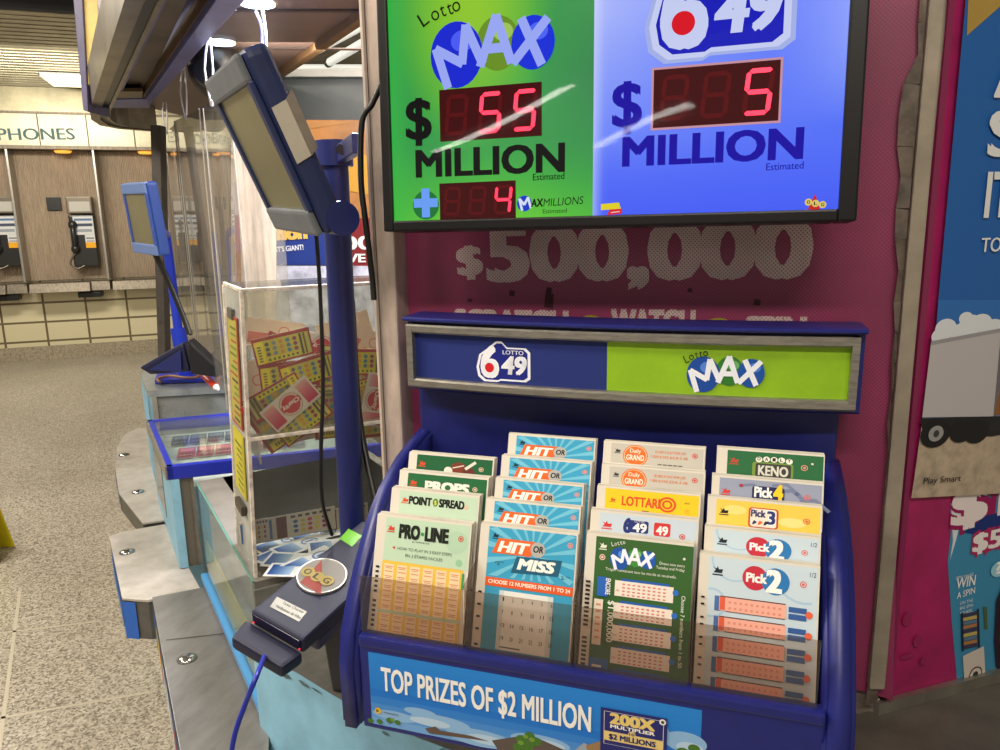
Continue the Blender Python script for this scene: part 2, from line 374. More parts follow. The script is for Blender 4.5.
def cg(u, v):
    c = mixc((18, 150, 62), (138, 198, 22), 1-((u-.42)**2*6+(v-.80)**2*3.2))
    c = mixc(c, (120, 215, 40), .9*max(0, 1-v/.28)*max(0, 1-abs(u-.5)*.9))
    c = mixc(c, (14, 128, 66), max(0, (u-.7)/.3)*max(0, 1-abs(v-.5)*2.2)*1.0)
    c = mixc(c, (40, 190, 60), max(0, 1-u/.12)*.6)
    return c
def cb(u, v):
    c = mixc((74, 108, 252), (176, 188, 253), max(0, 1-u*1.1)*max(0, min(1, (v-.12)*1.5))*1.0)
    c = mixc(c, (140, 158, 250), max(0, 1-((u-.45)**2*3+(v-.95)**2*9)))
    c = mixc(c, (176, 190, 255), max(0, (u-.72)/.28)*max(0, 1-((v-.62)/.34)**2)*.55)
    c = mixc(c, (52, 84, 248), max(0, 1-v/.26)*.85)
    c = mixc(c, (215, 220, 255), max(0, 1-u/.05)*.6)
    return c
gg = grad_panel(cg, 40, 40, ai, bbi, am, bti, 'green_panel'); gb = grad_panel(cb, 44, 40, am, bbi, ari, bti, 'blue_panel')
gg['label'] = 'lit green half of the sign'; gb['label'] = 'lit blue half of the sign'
def newp(L=2):
    q = Panel(TVO, TVU, TVV, TVN, eps=.0002); q.mf = EM; q.L = L; return q
p = newp()
a, b = p.px(491, 50); k = p.scale_at(491, 50)*.3185
logo_max(p, a, b, k, ((22, 40, 215), (110, 150, 40), (25, 50, 225)), (160, 175, 255)); 
p.up(); INKB = (14, 14, 16)
LG_ = []
# arched small word
for ch, (x, y), r in zip('Lotto', ((424, 28), (434, 22.5), (442.5, 18), (449.5, 16), (454, 13.5)), (.55, .42, .3, .3, .25)):
    a, b = p.px(x, y); w = {'L': .0085, 'o': .0085, 't': .0055}[ch]; p.text(ch, a, b, a+w, {'L': .0155, 'o': .0160, 't': .0155}[ch]*.88, INKB, 0, 0, r)
p.mb.build('logo_print', tv)['label'] = 'arched word and three balls with white capitals'; p = newp()
INKG = INKB
for args in (('$', (406, 139), (432, 138), 39, INKB, .026), ('MILLION', (416, 177), (565, 171), 26, INKB, .04), ('Estimated', (533, 180.5), (564.5, 179), 6.6, (14, 40, 16), .012)):
    p = newp(); p.ptext(*args); p.mb.build('amount_print', tv)
BL2 = (22, 6, 168)
for args in (('$', (612, 127), (642, 125), 43, BL2, .026), ('MILLION', (622, 166), (803, 158), 28, BL2, .04), ('Estimated', (766, 170.5), (803.5, 168.5), 7, (26, 20, 170), .012)):
    p = newp(); p.ptext(*args); p.mb.build('amount_print', tv)
def led(quad, digits, n, border=None):
    p = newp(3)
    q = [p.px(*x) for x in quad]; a0 = (q[0][0]+q[3][0])/2; a1 = (q[1][0]+q[2][0])/2; b1 = (q[0][1]+q[1][1])/2; b0 = (q[2][1]+q[3][1])/2
    if border: p.rect(a0-.002, b0-.002, a1+.002, b1+.002, border)
    p.up(); p.rect(a0, b0, a1, b1, (66, 6, 12)); p.up(); W = a1-a0; Hh = b1-b0; cw = W/n
    for i in range(n):
        ch = digits[i]; on = mat((255, 40, 74), .4, emit=1.5) if ch != ' ' else (96, 10, 18)
        seven(p, a0+cw*(i+.13), b0+Hh*.11, cw*.66, Hh*.78, ch if ch != ' ' else '', on, (92, 10, 18), .1)
    return p.mb.build('digit_display', tv)
led(((440, 90), (543, 82), (541, 136), (440, 142)), ' 55', 3); led(((440, 184), (516, 180), (516, 217), (440, 221)), '  4', 3)
led(((654, 70), (781, 60), (778, 121), (653, 128)), '  5', 3, (205, 150, 165))
# plus, small brand line, badges
p = newp(3)
a, b = p.px(426, 203); k = p.scale_at(426, 203); PL = (110, 165, 255)
p.circ(a, b-2*k, 13*k, (30, 120, 60)); p.up(); p.rect(a-12*k, b-4*k, a+12*k, b+4*k, PL); p.rect(a-4*k, b-13*k, a+4*k, b+13*k, PL); p.up()
p.mb.build('plus_badge', tv); p = newp(3)
a, b = p.px(524.5, 203.5); p.circ(a, b, 6.8*k, (25, 60, 205)); p.up(); p.stroke([(a+x*k, b+y*k) for x, y in ((-2, -6), (-4.5, 4), (0, -1), (3.5, 5), (6, -4))], 2.2*k, (225, 235, 255))
p.ptext('AX', (531, 207), (543, 206.3), 7.6, INKB, .04, .1); p.ptext('MILLIONS', (543.5, 206.5), (583, 204), 7.6, (24, 40, 24), .0, .15); p.ptext('Estimated', (543, 213.5), (567, 212.5), 4.2, (24, 50, 24), .0)
p.mb.build('bonus_print', tv); p = newp(3)
a, b = p.px(719, 4); k = p.scale_at(720, 18); logo_six(p, a, b, 142*k, (206, 214, 252), (22, 28, 190), (225, 20, 40), True, (170, 184, 240))
p.mb.build('logo_badge', tv); p = newp(4)
a, b = p.px(611, 210); k = p.scale_at(611, 210); p.up(); p.poly([(a-10*k, b), (a+10*k, b+1*k), (a+8*k, b+7*k), (a-10*k, b+6*k)], (235, 215, 40)); p.poly([(a-4*k, b-5*k), (a+11*k, b-4*k), (a+11*k, b+1*k), (a-1*k, b+.5*k)], (225, 40, 50))
p.up(); p.poly([(a, b-3*k), (a+9*k, b-2.2*k), (a+9*k, b-1.4*k), (a, b-2.2*k)], (250, 220, 220))
p.mb.build('small_badge', tv); p = newp(4)
a, b = p.px(815.5, 202); logo_tri(p, a, b, 17*p.scale_at(815, 202), (205, 40, 40), (230, 205, 110))
p.mb.build('small_badge', tv)
# wavy clear cover in front of the graphics
mb = MB(); n, m_ = 30, 18; rings = []
for j in range(m_+1):
    rings.append([fr.w(ai+(ari-ai)*i/n, bbi+(bti-bbi)*j/m_, (.0085+.0007*math.sin(i*.26+j*.2)+.0003*math.sin(j*.45-i*.16))/fr.eps) for i in range(n+1)])
CV = bpy.data.materials.new('glossy_cover'); CV.use_nodes = True; nt = CV.node_tree; nt.nodes.clear()
ou = nt.nodes.new('ShaderNodeOutputMaterial'); t_ = nt.nodes.new('ShaderNodeBsdfTransparent'); g_ = nt.nodes.new('ShaderNodeBsdfGlossy'); g_.inputs['Roughness'].default_value = .03; g_.inputs[0].default_value = (.6, .6, .6, 1)
fz = nt.nodes.new('ShaderNodeFresnel'); gm = nt.nodes.new('ShaderNodeNewGeometry'); mr = nt.nodes.new('ShaderNodeMapRange'); mr.inputs['To Min'].default_value = 1.45; mr.inputs['To Max'].default_value = 1/1.45
nt.links.new(gm.outputs['Backfacing'], mr.inputs[0]); nt.links.new(mr.outputs[0], fz.inputs[0]); mx = nt.nodes.new('ShaderNodeMixShader')
for A_, B_ in ((fz.outputs[0], mx.inputs[0]), (t_.outputs[0], mx.inputs[1]), (g_.outputs[0], mx.inputs[2]), (mx.outputs[0], ou.inputs[0])): nt.links.new(A_, B_)
mb.strip(rings, CV, True, False); mb.build('clear_cover', tv)

# ------------------------------------------------------------------ brochure holder
HX0, HX1, T = -.3705, .1085, .021
hold = thing('brochure_holder', 'dark blue plastic play-slip holder with four columns of slips mounted on the banner wall', 'brochure holder', ((HX0+HX1)/2, .72, .985))
prof = [(.600, .988), (.5985, 1.06), (.606, 1.092), (.622, 1.122), (.643, 1.152), (.664, 1.177), (.684, 1.197), (.706, 1.212), (.728, 1.223), (.755, 1.234), (.784, 1.241), (.815, 1.247), (.832, 1.248), (.832, .988)]
for x, T in ((HX0, .021), (HX1-.0255, .0255)):
    b = bmesh.new(); v0 = [b.verts.new((x, y, z)) for y, z in prof]; v1 = [b.verts.new((x+T, y, z)) for y, z in prof]; n = len(prof)
    b.faces.new(v0); b.faces.new(v1[::-1])
    for i in range(n): b.faces.new([v0[i], v1[i], v1[(i+1) % n], v0[(i+1) % n]])
    bmesh.ops.recalc_face_normals(b, faces=b.faces[:]); bmesh.ops.bevel(b, geom=[e for e in b.edges if abs(e.verts[0].co.x-e.verts[1].co.x) < 1e-6], offset=.004, segments=3, affect='EDGES')
    mb = MB(); mb.bm(b, BLUE, True); mb.build('side_panel', hold)
mb = MB()
mb.box((-.131, .822, 1.185), (HX1-HX0-.01, .016, .395), BLUE_DK, bev=.004)
mb.build('back_panel', hold)
def hy(x): t = (x+.1215)/.24; return .785-.017*(1-t*t)
class Bow(Panel):
    """surface bowed out along X"""
    def __init__(s): super().__init__((0, .785, 0), (1, 0, 0), (0, 0, 1), (0, -1, 0)); 
    def w(s, a, b, h=None): return V3((a, hy(a)-((s.L if h is None else h)*s.eps), b))
    def px(s, x, y):
        yy = .775
        for _ in range(6): q = atY(x, y, yy); yy = hy(q.x)
        return (q.x, q.z)
bw_ = Bow(); cz = lambda pts: [bw_.px(*q) for q in pts]
o = cz(((411, 324), (858, 335), (856, 408), (410, 386))); i_ = cz(((417, 333), (850, 345), (848.5, 399), (415.5, 377)))
xa, xb = (o[0][0]+o[3][0])/2, (o[1][0]+o[2][0])/2; zt, zb = sum(q[1] for q in o[:2])/2, sum(q[1] for q in o[2:])/2
xia, xib = (i_[0][0]+i_[3][0])/2, (i_[1][0]+i_[2][0])/2; zit, zib = sum(q[1] for q in i_[:2])/2, sum(q[1] for q in i_[2:])/2
def bowbar(mb, x0, x1, z0, z1, d0, d1, m, n=18):
    rings = []
    for i in range(n+1):
        x = x0+(x1-x0)*i/n; y = hy(x); c = min(.002, (z1-z0)*.3)
        rings.append([(x, y-d0, z0+c), (x, y-d0, z1-c), (x, y-d0+c, z1), (x, y-d1, z1), (x, y-d1, z0), (x, y-d0+c, z0)])
    mb.strip(rings, m, False); mb.poly(rings[0][::-1], m); mb.poly(rings[-1], m)
mb = MB(); bowbar(mb, xa-.004, xb+.006, zb-.006, zt+.007, -.004, -.045, BLUE); bowbar(mb, xa-.004, xb+.006, zt+.0035, zt+.008, .011, -.045, BLUE)
hs = mb.build('header_shell', hold)
mb = MB(); bowbar(mb, xa, xb, zit, zt, .010, -.004, SILVER); bowbar(mb, xa, xb, zb, zib, .010, -.004, SILVER); bowbar(mb, xa, xia, zb, zt, .0101, -.004, SILVER, 2); bowbar(mb, xib, xb, zb, zt, .0101, -.004, SILVER, 2)
mb.build('header_frame', hold)
bw_.L = 2; xm = bw_.px(607, 370)[0]
bw_.rect(xia, zib, xm, zit, (34, 48, 118), 10); bw_.rect(xm, zib, xib, zit, mat((138, 184, 26), .5, noise=.05, scale=20), 12); bw_.up()
a, b = bw_.px(503, 362); k = bw_.scale_at(503, 362); logo_six(bw_, a, b, 54*k); bw_.up()
a, b = bw_.px(725, 374); k = bw_.scale_at(725, 374)*.2; logo_max(bw_, a, b, k, ((25, 75, 165), (50, 120, 50), (25, 80, 170))); bw_.up()
k = bw_.scale_at(725, 374)
for ch, (x, y), r in zip('Lotto', ((686, 363), (690, 360), (696, 358), (700, 357), (703.5, 356)), (.45, .35, .25, .2, .15)):
    a, b = bw_.px(x, y); bw_.text(ch, a, b, a+{'L': 4.4, 'o': 5, 't': 2.8}[ch]*k, {'L': 9, 'o': 9, 't': 9}[ch]*k*.9, (25, 40, 15), 0, 0, r)
bw_.mb.build('header_insert', hold)
# lower front, tray and rim
mb = MB(); FX0, FX1 = HX0+T-.002, HX1-T+.002; xc = (FX0+FX1)/2; fw = FX1-FX0
mb.box((xc, .6075, 1.040), (fw, .008, .100), BLUE, bev=.002)
mb.build('front_panel', hold)
mb = MB(); mb.box((xc, .6095, 1.0875), (fw, .016, .012), BLUE, bev=.003); mb.build('rim', hold)
mb = MB(); mb.box((xc, .715, 1.043), (fw, .205, .012), BLUE_DK, bev=.003); mb.build('tray_floor', hold)
# smoky pockets and dividers
cols = [(-.3475, -.2355), (-.2355, -.130), (-.130, -.0255), (-.0255, .0795)]
for x0, x1 in cols:
    mb = MB(); mb.hexa([(x0+.0015, .6085, 1.09), (x1-.0015, .6085, 1.09), (x1-.0015, .6105, 1.154), (x0+.0015, .6105, 1.154)], (0, .002, 0), SMOKE); mb.build('pocket_front', hold)
for x in (-.2355, -.130, -.0255):
    mb = MB(); mb.hexa([(x-.001, .612, 1.05), (x-.001, .612, 1.158), (x-.001, .80, 1.21), (x-.001, .80, 1.05)], (.002, 0, 0), SMOKE); mb.build('divider', hold)
# poster in the lower front
ps = Panel((-.13, .6035, 1.0), (1, 0, 0), (0, 0, 1), (0, -1, 0))
q = [ps.px(*x) for x in ((368, 650), (702, 712))]; pa0, pb1, pa1 = q[0][0], (q[0][1]+q[1][1])/2, q[1][0]; pb0 = pb1-.081
PH = pb1-pb0
for i in range(10):
    c = mixc((38, 128, 214), (30, 112, 204), i/9) if i < 5 else mixc((30, 112, 204), (150, 185, 225), (i-5)/6)
    ps.rect(pa0, pb1-PH*(i+1)/10, pa1, pb1-PH*i/10, c)
ps.up()
def ell_cloud(x, y, rx, ry, c): a, b = ps.px(x, y); k = ps.scale_at(x, y); ps.circ(a, b, rx*k, c, ry*k)
for x, y, rx, ry in ((395, 716, 22, 5), (440, 722, 30, 7), (480, 738, 34, 9), (540, 742, 30, 8), (685, 742, 22, 12), (420, 712, 16, 4), (660, 735, 10, 14)): ell_cloud(x, y, rx, ry, (136, 178, 222))
ps.up()
for x, y, rx, ry in ((430, 722, 20, 4), (488, 740, 22, 5), (545, 744, 20, 5), (690, 748, 14, 7)): ell_cloud(x, y, rx, ry, (176, 202, 228))
ps.up()
ps.ppoly([(425, 728), (436, 726), (440, 730), (470, 735), (490, 741), (430, 733)], (96, 78, 70)); ps.ppoly([(492, 740), (530, 734), (570, 752), (500, 752)], (92, 80, 76))
ps.ppoly([(572, 752), (584, 742), (600, 752)], (150, 160, 176)); ps.ppoly([(586, 745), (602, 740), (606, 760), (590, 760)], (150, 120, 80)); ps.up()
for x, y, r in ((371, 720, 3), (380, 721, 3), (390, 720, 3.5), (398, 722, 3), (522, 739, 6), (530, 735, 5), (536, 741, 6), (527, 745, 7), (519, 747, 6), (683, 752, 7), (694, 748, 6)): ell_cloud(x, y, r, r*.8, (70, 112, 44))
ps.up(); 
for x, y, r in ((526, 736, 2.5), (532, 739, 3), (521, 742, 3), (393, 719, 2)): ell_cloud(x, y, r, r*.8, (112, 150, 56))
ps.ptext('TOP PRIZES OF $2 MILLION', (382, 689), (591, 731), 22, (238, 238, 236), .03)
a, b = ps.px(378.5, 710); k = ps.scale_at(378, 710); ps.circ(a, b, 3*k, (222, 186, 40)); ps.up(); ps.circ(a-.6*k, b, 1.4*k, (120, 96, 30))
ps.ppoly([(384, 711), (399, 714), (399, 715), (384, 712)], (96, 120, 150))
cq = [ps.px(*x) for x in ((601, 706), (668, 711))]; ca, cb1, ca1 = cq[0][0], cq[0][1], cq[1][0]; cw_ = ca1-ca
ps.rect(ca, pb0, ca1, cb1, (38, 40, 110)); ps.up(); ps.ring
for r_ in ((ca+.004*1, cb1-.0035, ca1-.003, cb1-.0030), (ca+.003, cb1-cw_*.62, ca1-.003, cb1-cw_*.615)): ps.rect(*r_, (200, 196, 210))
ps.rect(ca+.003, cb1-cw_*.62, ca+.0036, cb1-.003, (200, 196, 210)); ps.rect(ca1-.0036, cb1-cw_*.62, ca1-.003, cb1-.003, (200, 196, 210))
ps.text('200X', ca+cw_*.14, cb1-cw_*.245, ca+cw_*.82, cw_*.17, (226, 200, 120), .06); ps.text('MULTIPLIER', ca+cw_*.15, cb1-cw_*.325, ca+cw_*.82, cw_*.055, (236, 232, 230), .04)
ps.rect(ca+.003, cb1-cw_*.55, ca1-.003, cb1-cw_*.39, (222, 198, 130)); ps.circ(ca+cw_*.48, cb1-cw_*.38, cw_*.055, (222, 198, 130)); ps.up()
ps.text('10', ca+cw_*.44, cb1-cw_*.4, ca+cw_*.52, cw_*.045, (40, 40, 100), .03); ps.text('$2 MILLIONS', ca+cw_*.13, cb1-cw_*.515, ca+cw_*.84, cw_*.085, (34, 34, 92), .05)
ps.circ(ca1-cw_*.07, cb1-cw_*.07, cw_*.05, (230, 228, 224)); ps.up(); ps.circ(ca1-cw_*.07, cb1-cw_*.07, cw_*.025, (60, 60, 70))
ps.mb.build('prize_poster', hold)['label'] = 'sky blue poster strip reading TOP PRIZES OF $2 MILLION'
mb = MB(); c0 = atY(733, 738, .602); mb.box((c0.x+.03, .6005, 1.02), (.062, .006, .03), clear('pale_clear', (150, 150, 190), .2), bev=.001); mb.build('clear_clip', hold)
# ------------------------------------------------------------------ stacks of play slips
LEAN = math.radians(18); SV = V3((0, math.sin(LEAN), math.cos(LEAN))); SN = V3((0, -math.cos(LEAN), math.sin(LEAN)))
def slip(row, TL, TR, art, label, length=.165, thick=.0125, name='play_slip_stack'):
    base = V3((0, .6225+.0208*row, 1.085+.0165*row))
    O = onpl(*TL, base, SN); O2 = onpl(*TR, base, SN); O2.z = O.z = (O.z+O2.z)/2
    # slide both corners back onto the leaning plane
    yy = base.y+(O.z-base.z)*math.tan(LEAN); O.y = O2.y = yy; W = O2.x-O.x
    if row == 0: length = (O.z-1.0520)/math.cos(LEAN)
    else: length = min(length, (O.z-1.0520)/math.cos(LEAN))
    t = thing(name, label, 'stack of play slips', (O.x+W/2, yy, O.z-length*math.cos(LEAN)), 'stacks of play slips in the blue holder')
    # block of slips with a gently waved top, a few sheets standing proud
    mb = MB(); k = 10; rr = random.Random(hash(label) % 999 if False else len(label)*7+row)
    sheets = [(0, .003), (.0032, .006), (.0062, .0095), (.0097, thick)]
    for (t0, t1) in sheets:
        dz = (rr.uniform(.0008, .0016)*(1 if t0 < .004 else 1.5)) if t0 else 0; dx = rr.uniform(-.0006, .0006) if t0 else 0
        A = [O+V3((dx, 0, 0)), O+V3((dx+W, 0, 0)), O+V3((dx+W, 0, 0))-SV*length, O+V3((dx, 0, 0))-SV*length]
        mb.hexa([q-SN*t0+SV*(dz if i < 2 else 0) for i, q in enumerate(A)], -SN*(t1-t0), EDGE)
    mb.build('paper_block', t)
    p = Panel(O, (1, 0, 0), SV, SN, eps=.00009); p.W = W; p.LEN = length; p.L = 1.5
    p.rect(0, -length, W, 0, (218, 212, 202)); p.up()
    if row: p.V = SV*.87; art(p, W, length/.87)
    else: art(p, W, length)
    p.mb.build('printed_face', t)
    return t
def rc(p, W, u0, v0, u1, v1, c): p.rect(u0*W, -v1*W, u1*W, -v0*W, c)
def tx(p, W, s, u0, v, u1, h, c, bold=0, shear=0, rot=0): p.text(s, u0*W, -v*W, u1*W, h*W, c, bold, shear, rot)
def seal(p, W, u, v, c=(214, 70, 56), r=.028): p.ring(u*W, -v*W, r*W, .008*W, c, n=16); p.circ(u*W, -v*W, .012*W, c, n=10)
def ticks(p, W, u0, u1, vs, h=.022): [rc(p, W, u0, v, u1, v+h, (28, 26, 26)) for v in vs]
RED = (206, 66, 44)
def art_proline(p, W, L):
    LW = L/W
    rc(p, W, .10, .02, .985, .45, (188, 214, 190)); p.up(); p.circ(.86*W, -.19*W, .11*W, (176, 208, 182)); p.circ(.9*W, -.38*W, .035*W, (150, 198, 164)); p.up()
    rc(p, W, .10, .44, .95, LW, (232, 192, 78)); p.up()
    for i in range(6):
        u = .125+i*.138; rc(p, W, u, .47, u+.105, LW-.01, (240, 214, 176))
    p.up()
    for j in range(22):
        v = .49+j*.047
        if v > LW-.03: break
        if j in (9, 17): rc(p, W, .10, v, .95, v+.03, (186, 206, 178)); continue
        for i in range(6):
            u = .125+i*.138; rc(p, W, u+.012, v, u+.093, v+.010, (216, 150, 112))
            if j % 2 == 0: rc(p, W, u+.02, v+.018, u+.085, v+.024, (190, 130, 100))
    small_mark(p, .16*W, -.12*W, .08*W, RED); tx(p, W, 'PRO', .25, .205, .475, .125, (24, 30, 24), .075); tx(p, W, 'LINE', .525, .205, .775, .125, (24, 30, 24), .075)
    p.circ(.5*W, -.15*W, .018*W, (60, 150, 90)); tx(p, W, 'proline.ca', .40, .238, .58, .018, (40, 50, 40)); seal(p, W, .90, .15)
    tx(p, W, 'HOW TO PLAY IN 3 EASY STEPS', .25, .325, .82, .028, (60, 70, 60)); tx(p, W, 'EN 3 ÉTAPES FACILES', .34, .385, .73, .028, (60, 70, 60)); p.poly([(.19*W, -.31*W), (.22*W, -.295*W), (.22*W, -.325*W)], RED)
    rc(p, W, .94, .47, .965, .62, (70, 150, 90))
    ticks(p, W, .035, .07, [.50+.047*i for i in range(int((LW-.55)/.047)) if i not in (6, 13)])
def art_head(bg, title):
    def f(p, W, L):
        rc(p, W, .10, .025, .985, .5, bg); p.up(); small_mark(p, .165*W, -.13*W, .085*W, (214, 70, 44)); seal(p, W, .86, .15, (226, 190, 170)); title(p, W)
    return f
def t_point(p, W):
    tx(p, W, 'POINT', .21, .175, .475, .09, (26, 30, 26), .07); tx(p, W, 'SPREAD', .555, .175, .84, .09, (26, 30, 26), .07); p.circ(.515*W, -.13*W, .03*W, (70, 130, 60), .048*W); p.up(); tx(p, W, '$', .5, .155, .53, .05, (230, 210, 80), .03)
def t_props(p, W): tx(p, W, 'PROPS', .30, .215, .80, .11, (232, 230, 222), .07)
def t_ball(p, W):
    p.circ(.60*W, -.17*W, .095*W, (120, 52, 34), .085*W); p.up(); p.circ(.72*W, -.20*W, .07*W, (98, 42, 30), .06*W); p.stroke([(.53*W, -.16*W), (.66*W, -.12*W)], .012*W, (224, 220, 214)); p.stroke([(.68*W, -.16*W), (.79*W, -.07*W)], .035*W, (222, 218, 208)); p.circ(.48*W, -.2*W, .05*W, (226, 222, 214))
def art_hit(full):
    def f(p, W, L):
        LW = L/W; rc(p, W, .095, .02, .985, LW-.02, (58, 160, 204)); p.up()
        for i in range(18):
            an = math.radians(8+i*20); c, s_ = math.cos(an), math.sin(an); c2, s2 = math.cos(an+.12), math.sin(an+.12)
            def clampp(c, s_):
                t = min((.985-.56)/c if c > 1e-6 else 9, (.56-.095)/-c if c < -1e-6 else 9, (.26-.02)/s_ if s_ > 1e-6 else 9, (.50-.26)/-s_ if s_ < -1e-6 else 9); return ((.56+c*t)*W, -(.26-s_*t)*W)
            p.poly([(.56*W, -.26*W), clampp(c, s_), clampp(c2, s2)], (112, 192, 222))
        p.up(); small_mark(p, .165*W, -.10*W, .07*W, (24, 40, 52)); seal(p, W, .93, .12, (236, 150, 130))
        q = lambda *z: [(u*W, -v*W) for u, v in z]
        p.poly(q((.20, .125), (.58, .125), (.54, .275), (.14, .275)), (228, 102, 40)); p.up(); p.circ(.61*W, -.20*W, .075*W, (176, 176, 174), n=20); p.up()
        tx(p, W, 'HIT', .195, .255, .50, .10, (246, 244, 240), .06, .3); tx(p, W, 'OR', .56, .225, .665, .06, (30, 32, 36), .04, .1)
        if full:
            p.poly(q((.40, .285), (.86, .275), (.83, .43), (.35, .45)), (30, 92, 124)); p.up(); tx(p, W, 'MISS', .41, .405, .78, .10, (246, 244, 240), .06, .25)
            tx(p, W, '*2\u00b0\u00b0', .18, .39, .27, .035, (24, 50, 70)); tx(p, W, '2.\u00b0\u00b0', .86, .45, .95, .03, (24, 50, 70))
            rc(p, W, .095, .515, .985, .60, (226, 92, 40)); rc(p, W, .25, .63, .80, min(1.2, LW), (206, 218, 222)); p.up()
            rc(p, W, .30, .63, .75, min(1.2, LW), (232, 234, 232)); tx(p, W, 'CHOOSE 12 NUMBERS FROM 1 TO 24', .125, .572, .96, .036, (250, 240, 228), .03); p.up()
            for j in range(4):
                for i in range(6): 
                    n_ = str(j*6+i+1); u = .29+i*.098; tx(p, W, n_, u, .73+j*.125, u+(.016 if len(n_) == 1 else .036), .038, (54, 58, 64), .01)
            rc(p, W, .29, 1.165, .5, 1.178, (110, 116, 120))
            rc(p, W, .095, 1.235, .985, 1.315, (222, 100, 52)); p.up(); tx(p, W, 'CHOISISSEZ 12 NUM\u00c9ROS DE 1 \u00c0 24', .125, 1.29, .96, .034, (245, 226, 212), .02)
            ticks(p, W, .03, .068, [.66, .78, .90, 1.02, 1.17], .02)
        else:
            p.poly(q((.52, .285), (.86, .265), (.83, .43), (.35, .45)), (30, 70, 96))
    return f
def art_max(p, W, L):
    LW = L/W; rc(p, W, .095, .02, 1, LW, (52, 96, 44)); p.up()
    logo_max(p, .45*W, -.20*W, .0011*W, ((24, 80, 170), (60, 140, 60), (24, 84, 176)))
    for i, ch in enumerate('Lotto'): tx(p, W, ch, .25+.026*i, .10-.008*i, .272+.026*i, .04, (220, 224, 214), 0, 0, .3)
    small_mark(p, .165*W, -.10*W, .075*W, (222, 226, 214)); seal(p, W, .165, .21, (236, 200, 190)); p.circ(.92*W, -.14*W, .012*W, (220, 224, 214))
    tx(p, W, 'Draws now every', .70, .215, .93, .026, (226, 230, 220)); tx(p, W, 'Tuesday and Friday', .67, .255, .93, .026, (226, 230, 220)); tx(p, W, 'Tirages maintenant tous les mardis et vendredis.', .20, .325, .86, .026, (226, 230, 220))
    for j in range(7):
        v = .385+j*.205
        if v > LW-.1: break
        rc(p, W, .36, v, .80, v+.03, (36, 92, 178)); p.up(); rc(p, W, .30, v+.022, .84, min(v+.165, LW), (236, 226, 218)); p.up()
        p.circ(.86*W, -(v+.07)*W, .028*W, (50, 110, 196)); 
        for r in range(4):
            for i in range(9): 
                if v+.045+r*.032 < LW-.02: rc(p, W, .37+i*.047, v+.045+r*.032, .395+i*.047, v+.058+r*.032, (214, 120, 106))
        tx(p, W, 'play', .31, v+.12, .345, .02, (190, 110, 100))
    rc(p, W, .135, .39, .235, .57, (40, 100, 190)); rc(p, W, .115, .60, .20, 1.02, (232, 222, 210)); rc(p, W, .10, 1.14, .28, LW, (44, 96, 170)); p.up(); rc(p, W, .13, 1.2, .22, LW-.05, (222, 216, 208))
    tx(p, W, 'ENCORE', .215, .40, .365, .045, (240, 240, 244), .03, 0, -math.pi/2); tx(p, W, '$1,000,000', .25, .60, .63, .055, (236, 238, 228), .02, 0, -math.pi/2)
    for r in range(6): rc(p, W, .135, .64+r*.06, .18, .66+r*.06, (220, 150, 130))
    tx(p, W, 'Choose 7 numbers from 1 to 50.', .915, .47, 1.565, .034, (232, 236, 226), .01, 0, -math.pi/2)
    p.up(); ticks(p, W, .025, .07, [.44+.04*i for i in range(int((LW-.5)/.04)) if i not in (11, 12)], .02)
def art_pick(full):
    def f(p, W, L):
        LW = L/W; rc(p, W, .085, .02, .985, LW-.02, (198, 216, 230)); p.up()
        for u, v, r, w in ((.12, .42, .13, .02), (.88, .08, .26, .02), (.3, .02, .2, .015)):
            for i in range(24):
                t0, t1 = 2*math.pi*i/24, 2*math.pi*(i+1)/24; Q = [((u+(r-d)*math.cos(t))*W, -(v+(r-d)*math.sin(t))*W) for t, d in ((t0, w), (t0, 0), (t1, 0), (t1, w))]
                if all(.085*W <= x <= .985*W and -.6*W < y < -.02*W for x, y in Q): p.poly(Q, (168, 200, 226))
        p.up(); small_mark(p, .16*W, -.13*W, .09*W, (28, 36, 48)); seal(p, W, .87, .17, (220, 100, 90)); tx(p, W, '1/2', .92, .10, .97, .04, (40, 60, 90))
        p.circ(.475*W, -.165*W, .105*W, (196, 44, 66)); p.up(); p.circ(.645*W, -.175*W, .115*W, (40, 120, 186)); p.up()
        tx(p, W, 'Pick', .40, .20, .575, .075, (246, 244, 244), .05); tx(p, W, '2', .565, .265, .70, .18, (248, 248, 248), .06)
        if full:
            for i in range(7):
                v = .36+i*.175
                if v > LW-.12: break
                rc(p, W, .145, v-.005, .20, v+.125, (72, 110, 170)); rc(p, W, .19, v-.01, .735, v+.005, (96, 50, 56)); p.up(); rc(p, W, .185, v, .74, v+.118, (240, 176, 160)); p.up(); rc(p, W, .19, v, .235, v+.112, (222, 96, 66))
                rc(p, W, .76, v+.01, .905, v+.055, (52, 92, 160)); rc(p, W, .76, v+.068, .905, v+.115, (52, 92, 160)); p.circ(.925*W, -(v+.062)*W, .03*W, (226, 100, 70)); rc(p, W, .24, v+.118, .735, v+.124, (90, 56, 60))
                for j in range(2):
                    for k in range(10): rc(p, W, .265+k*.046, v+.03+j*.05, .285+k*.046, v+.05+j*.05, (224, 140, 124))
            p.up(); ticks(p, W, .03, .06, [v for i in range(6) for v in (.37+i*.175, .43+i*.175) if v < LW-.05], .016)
    return f
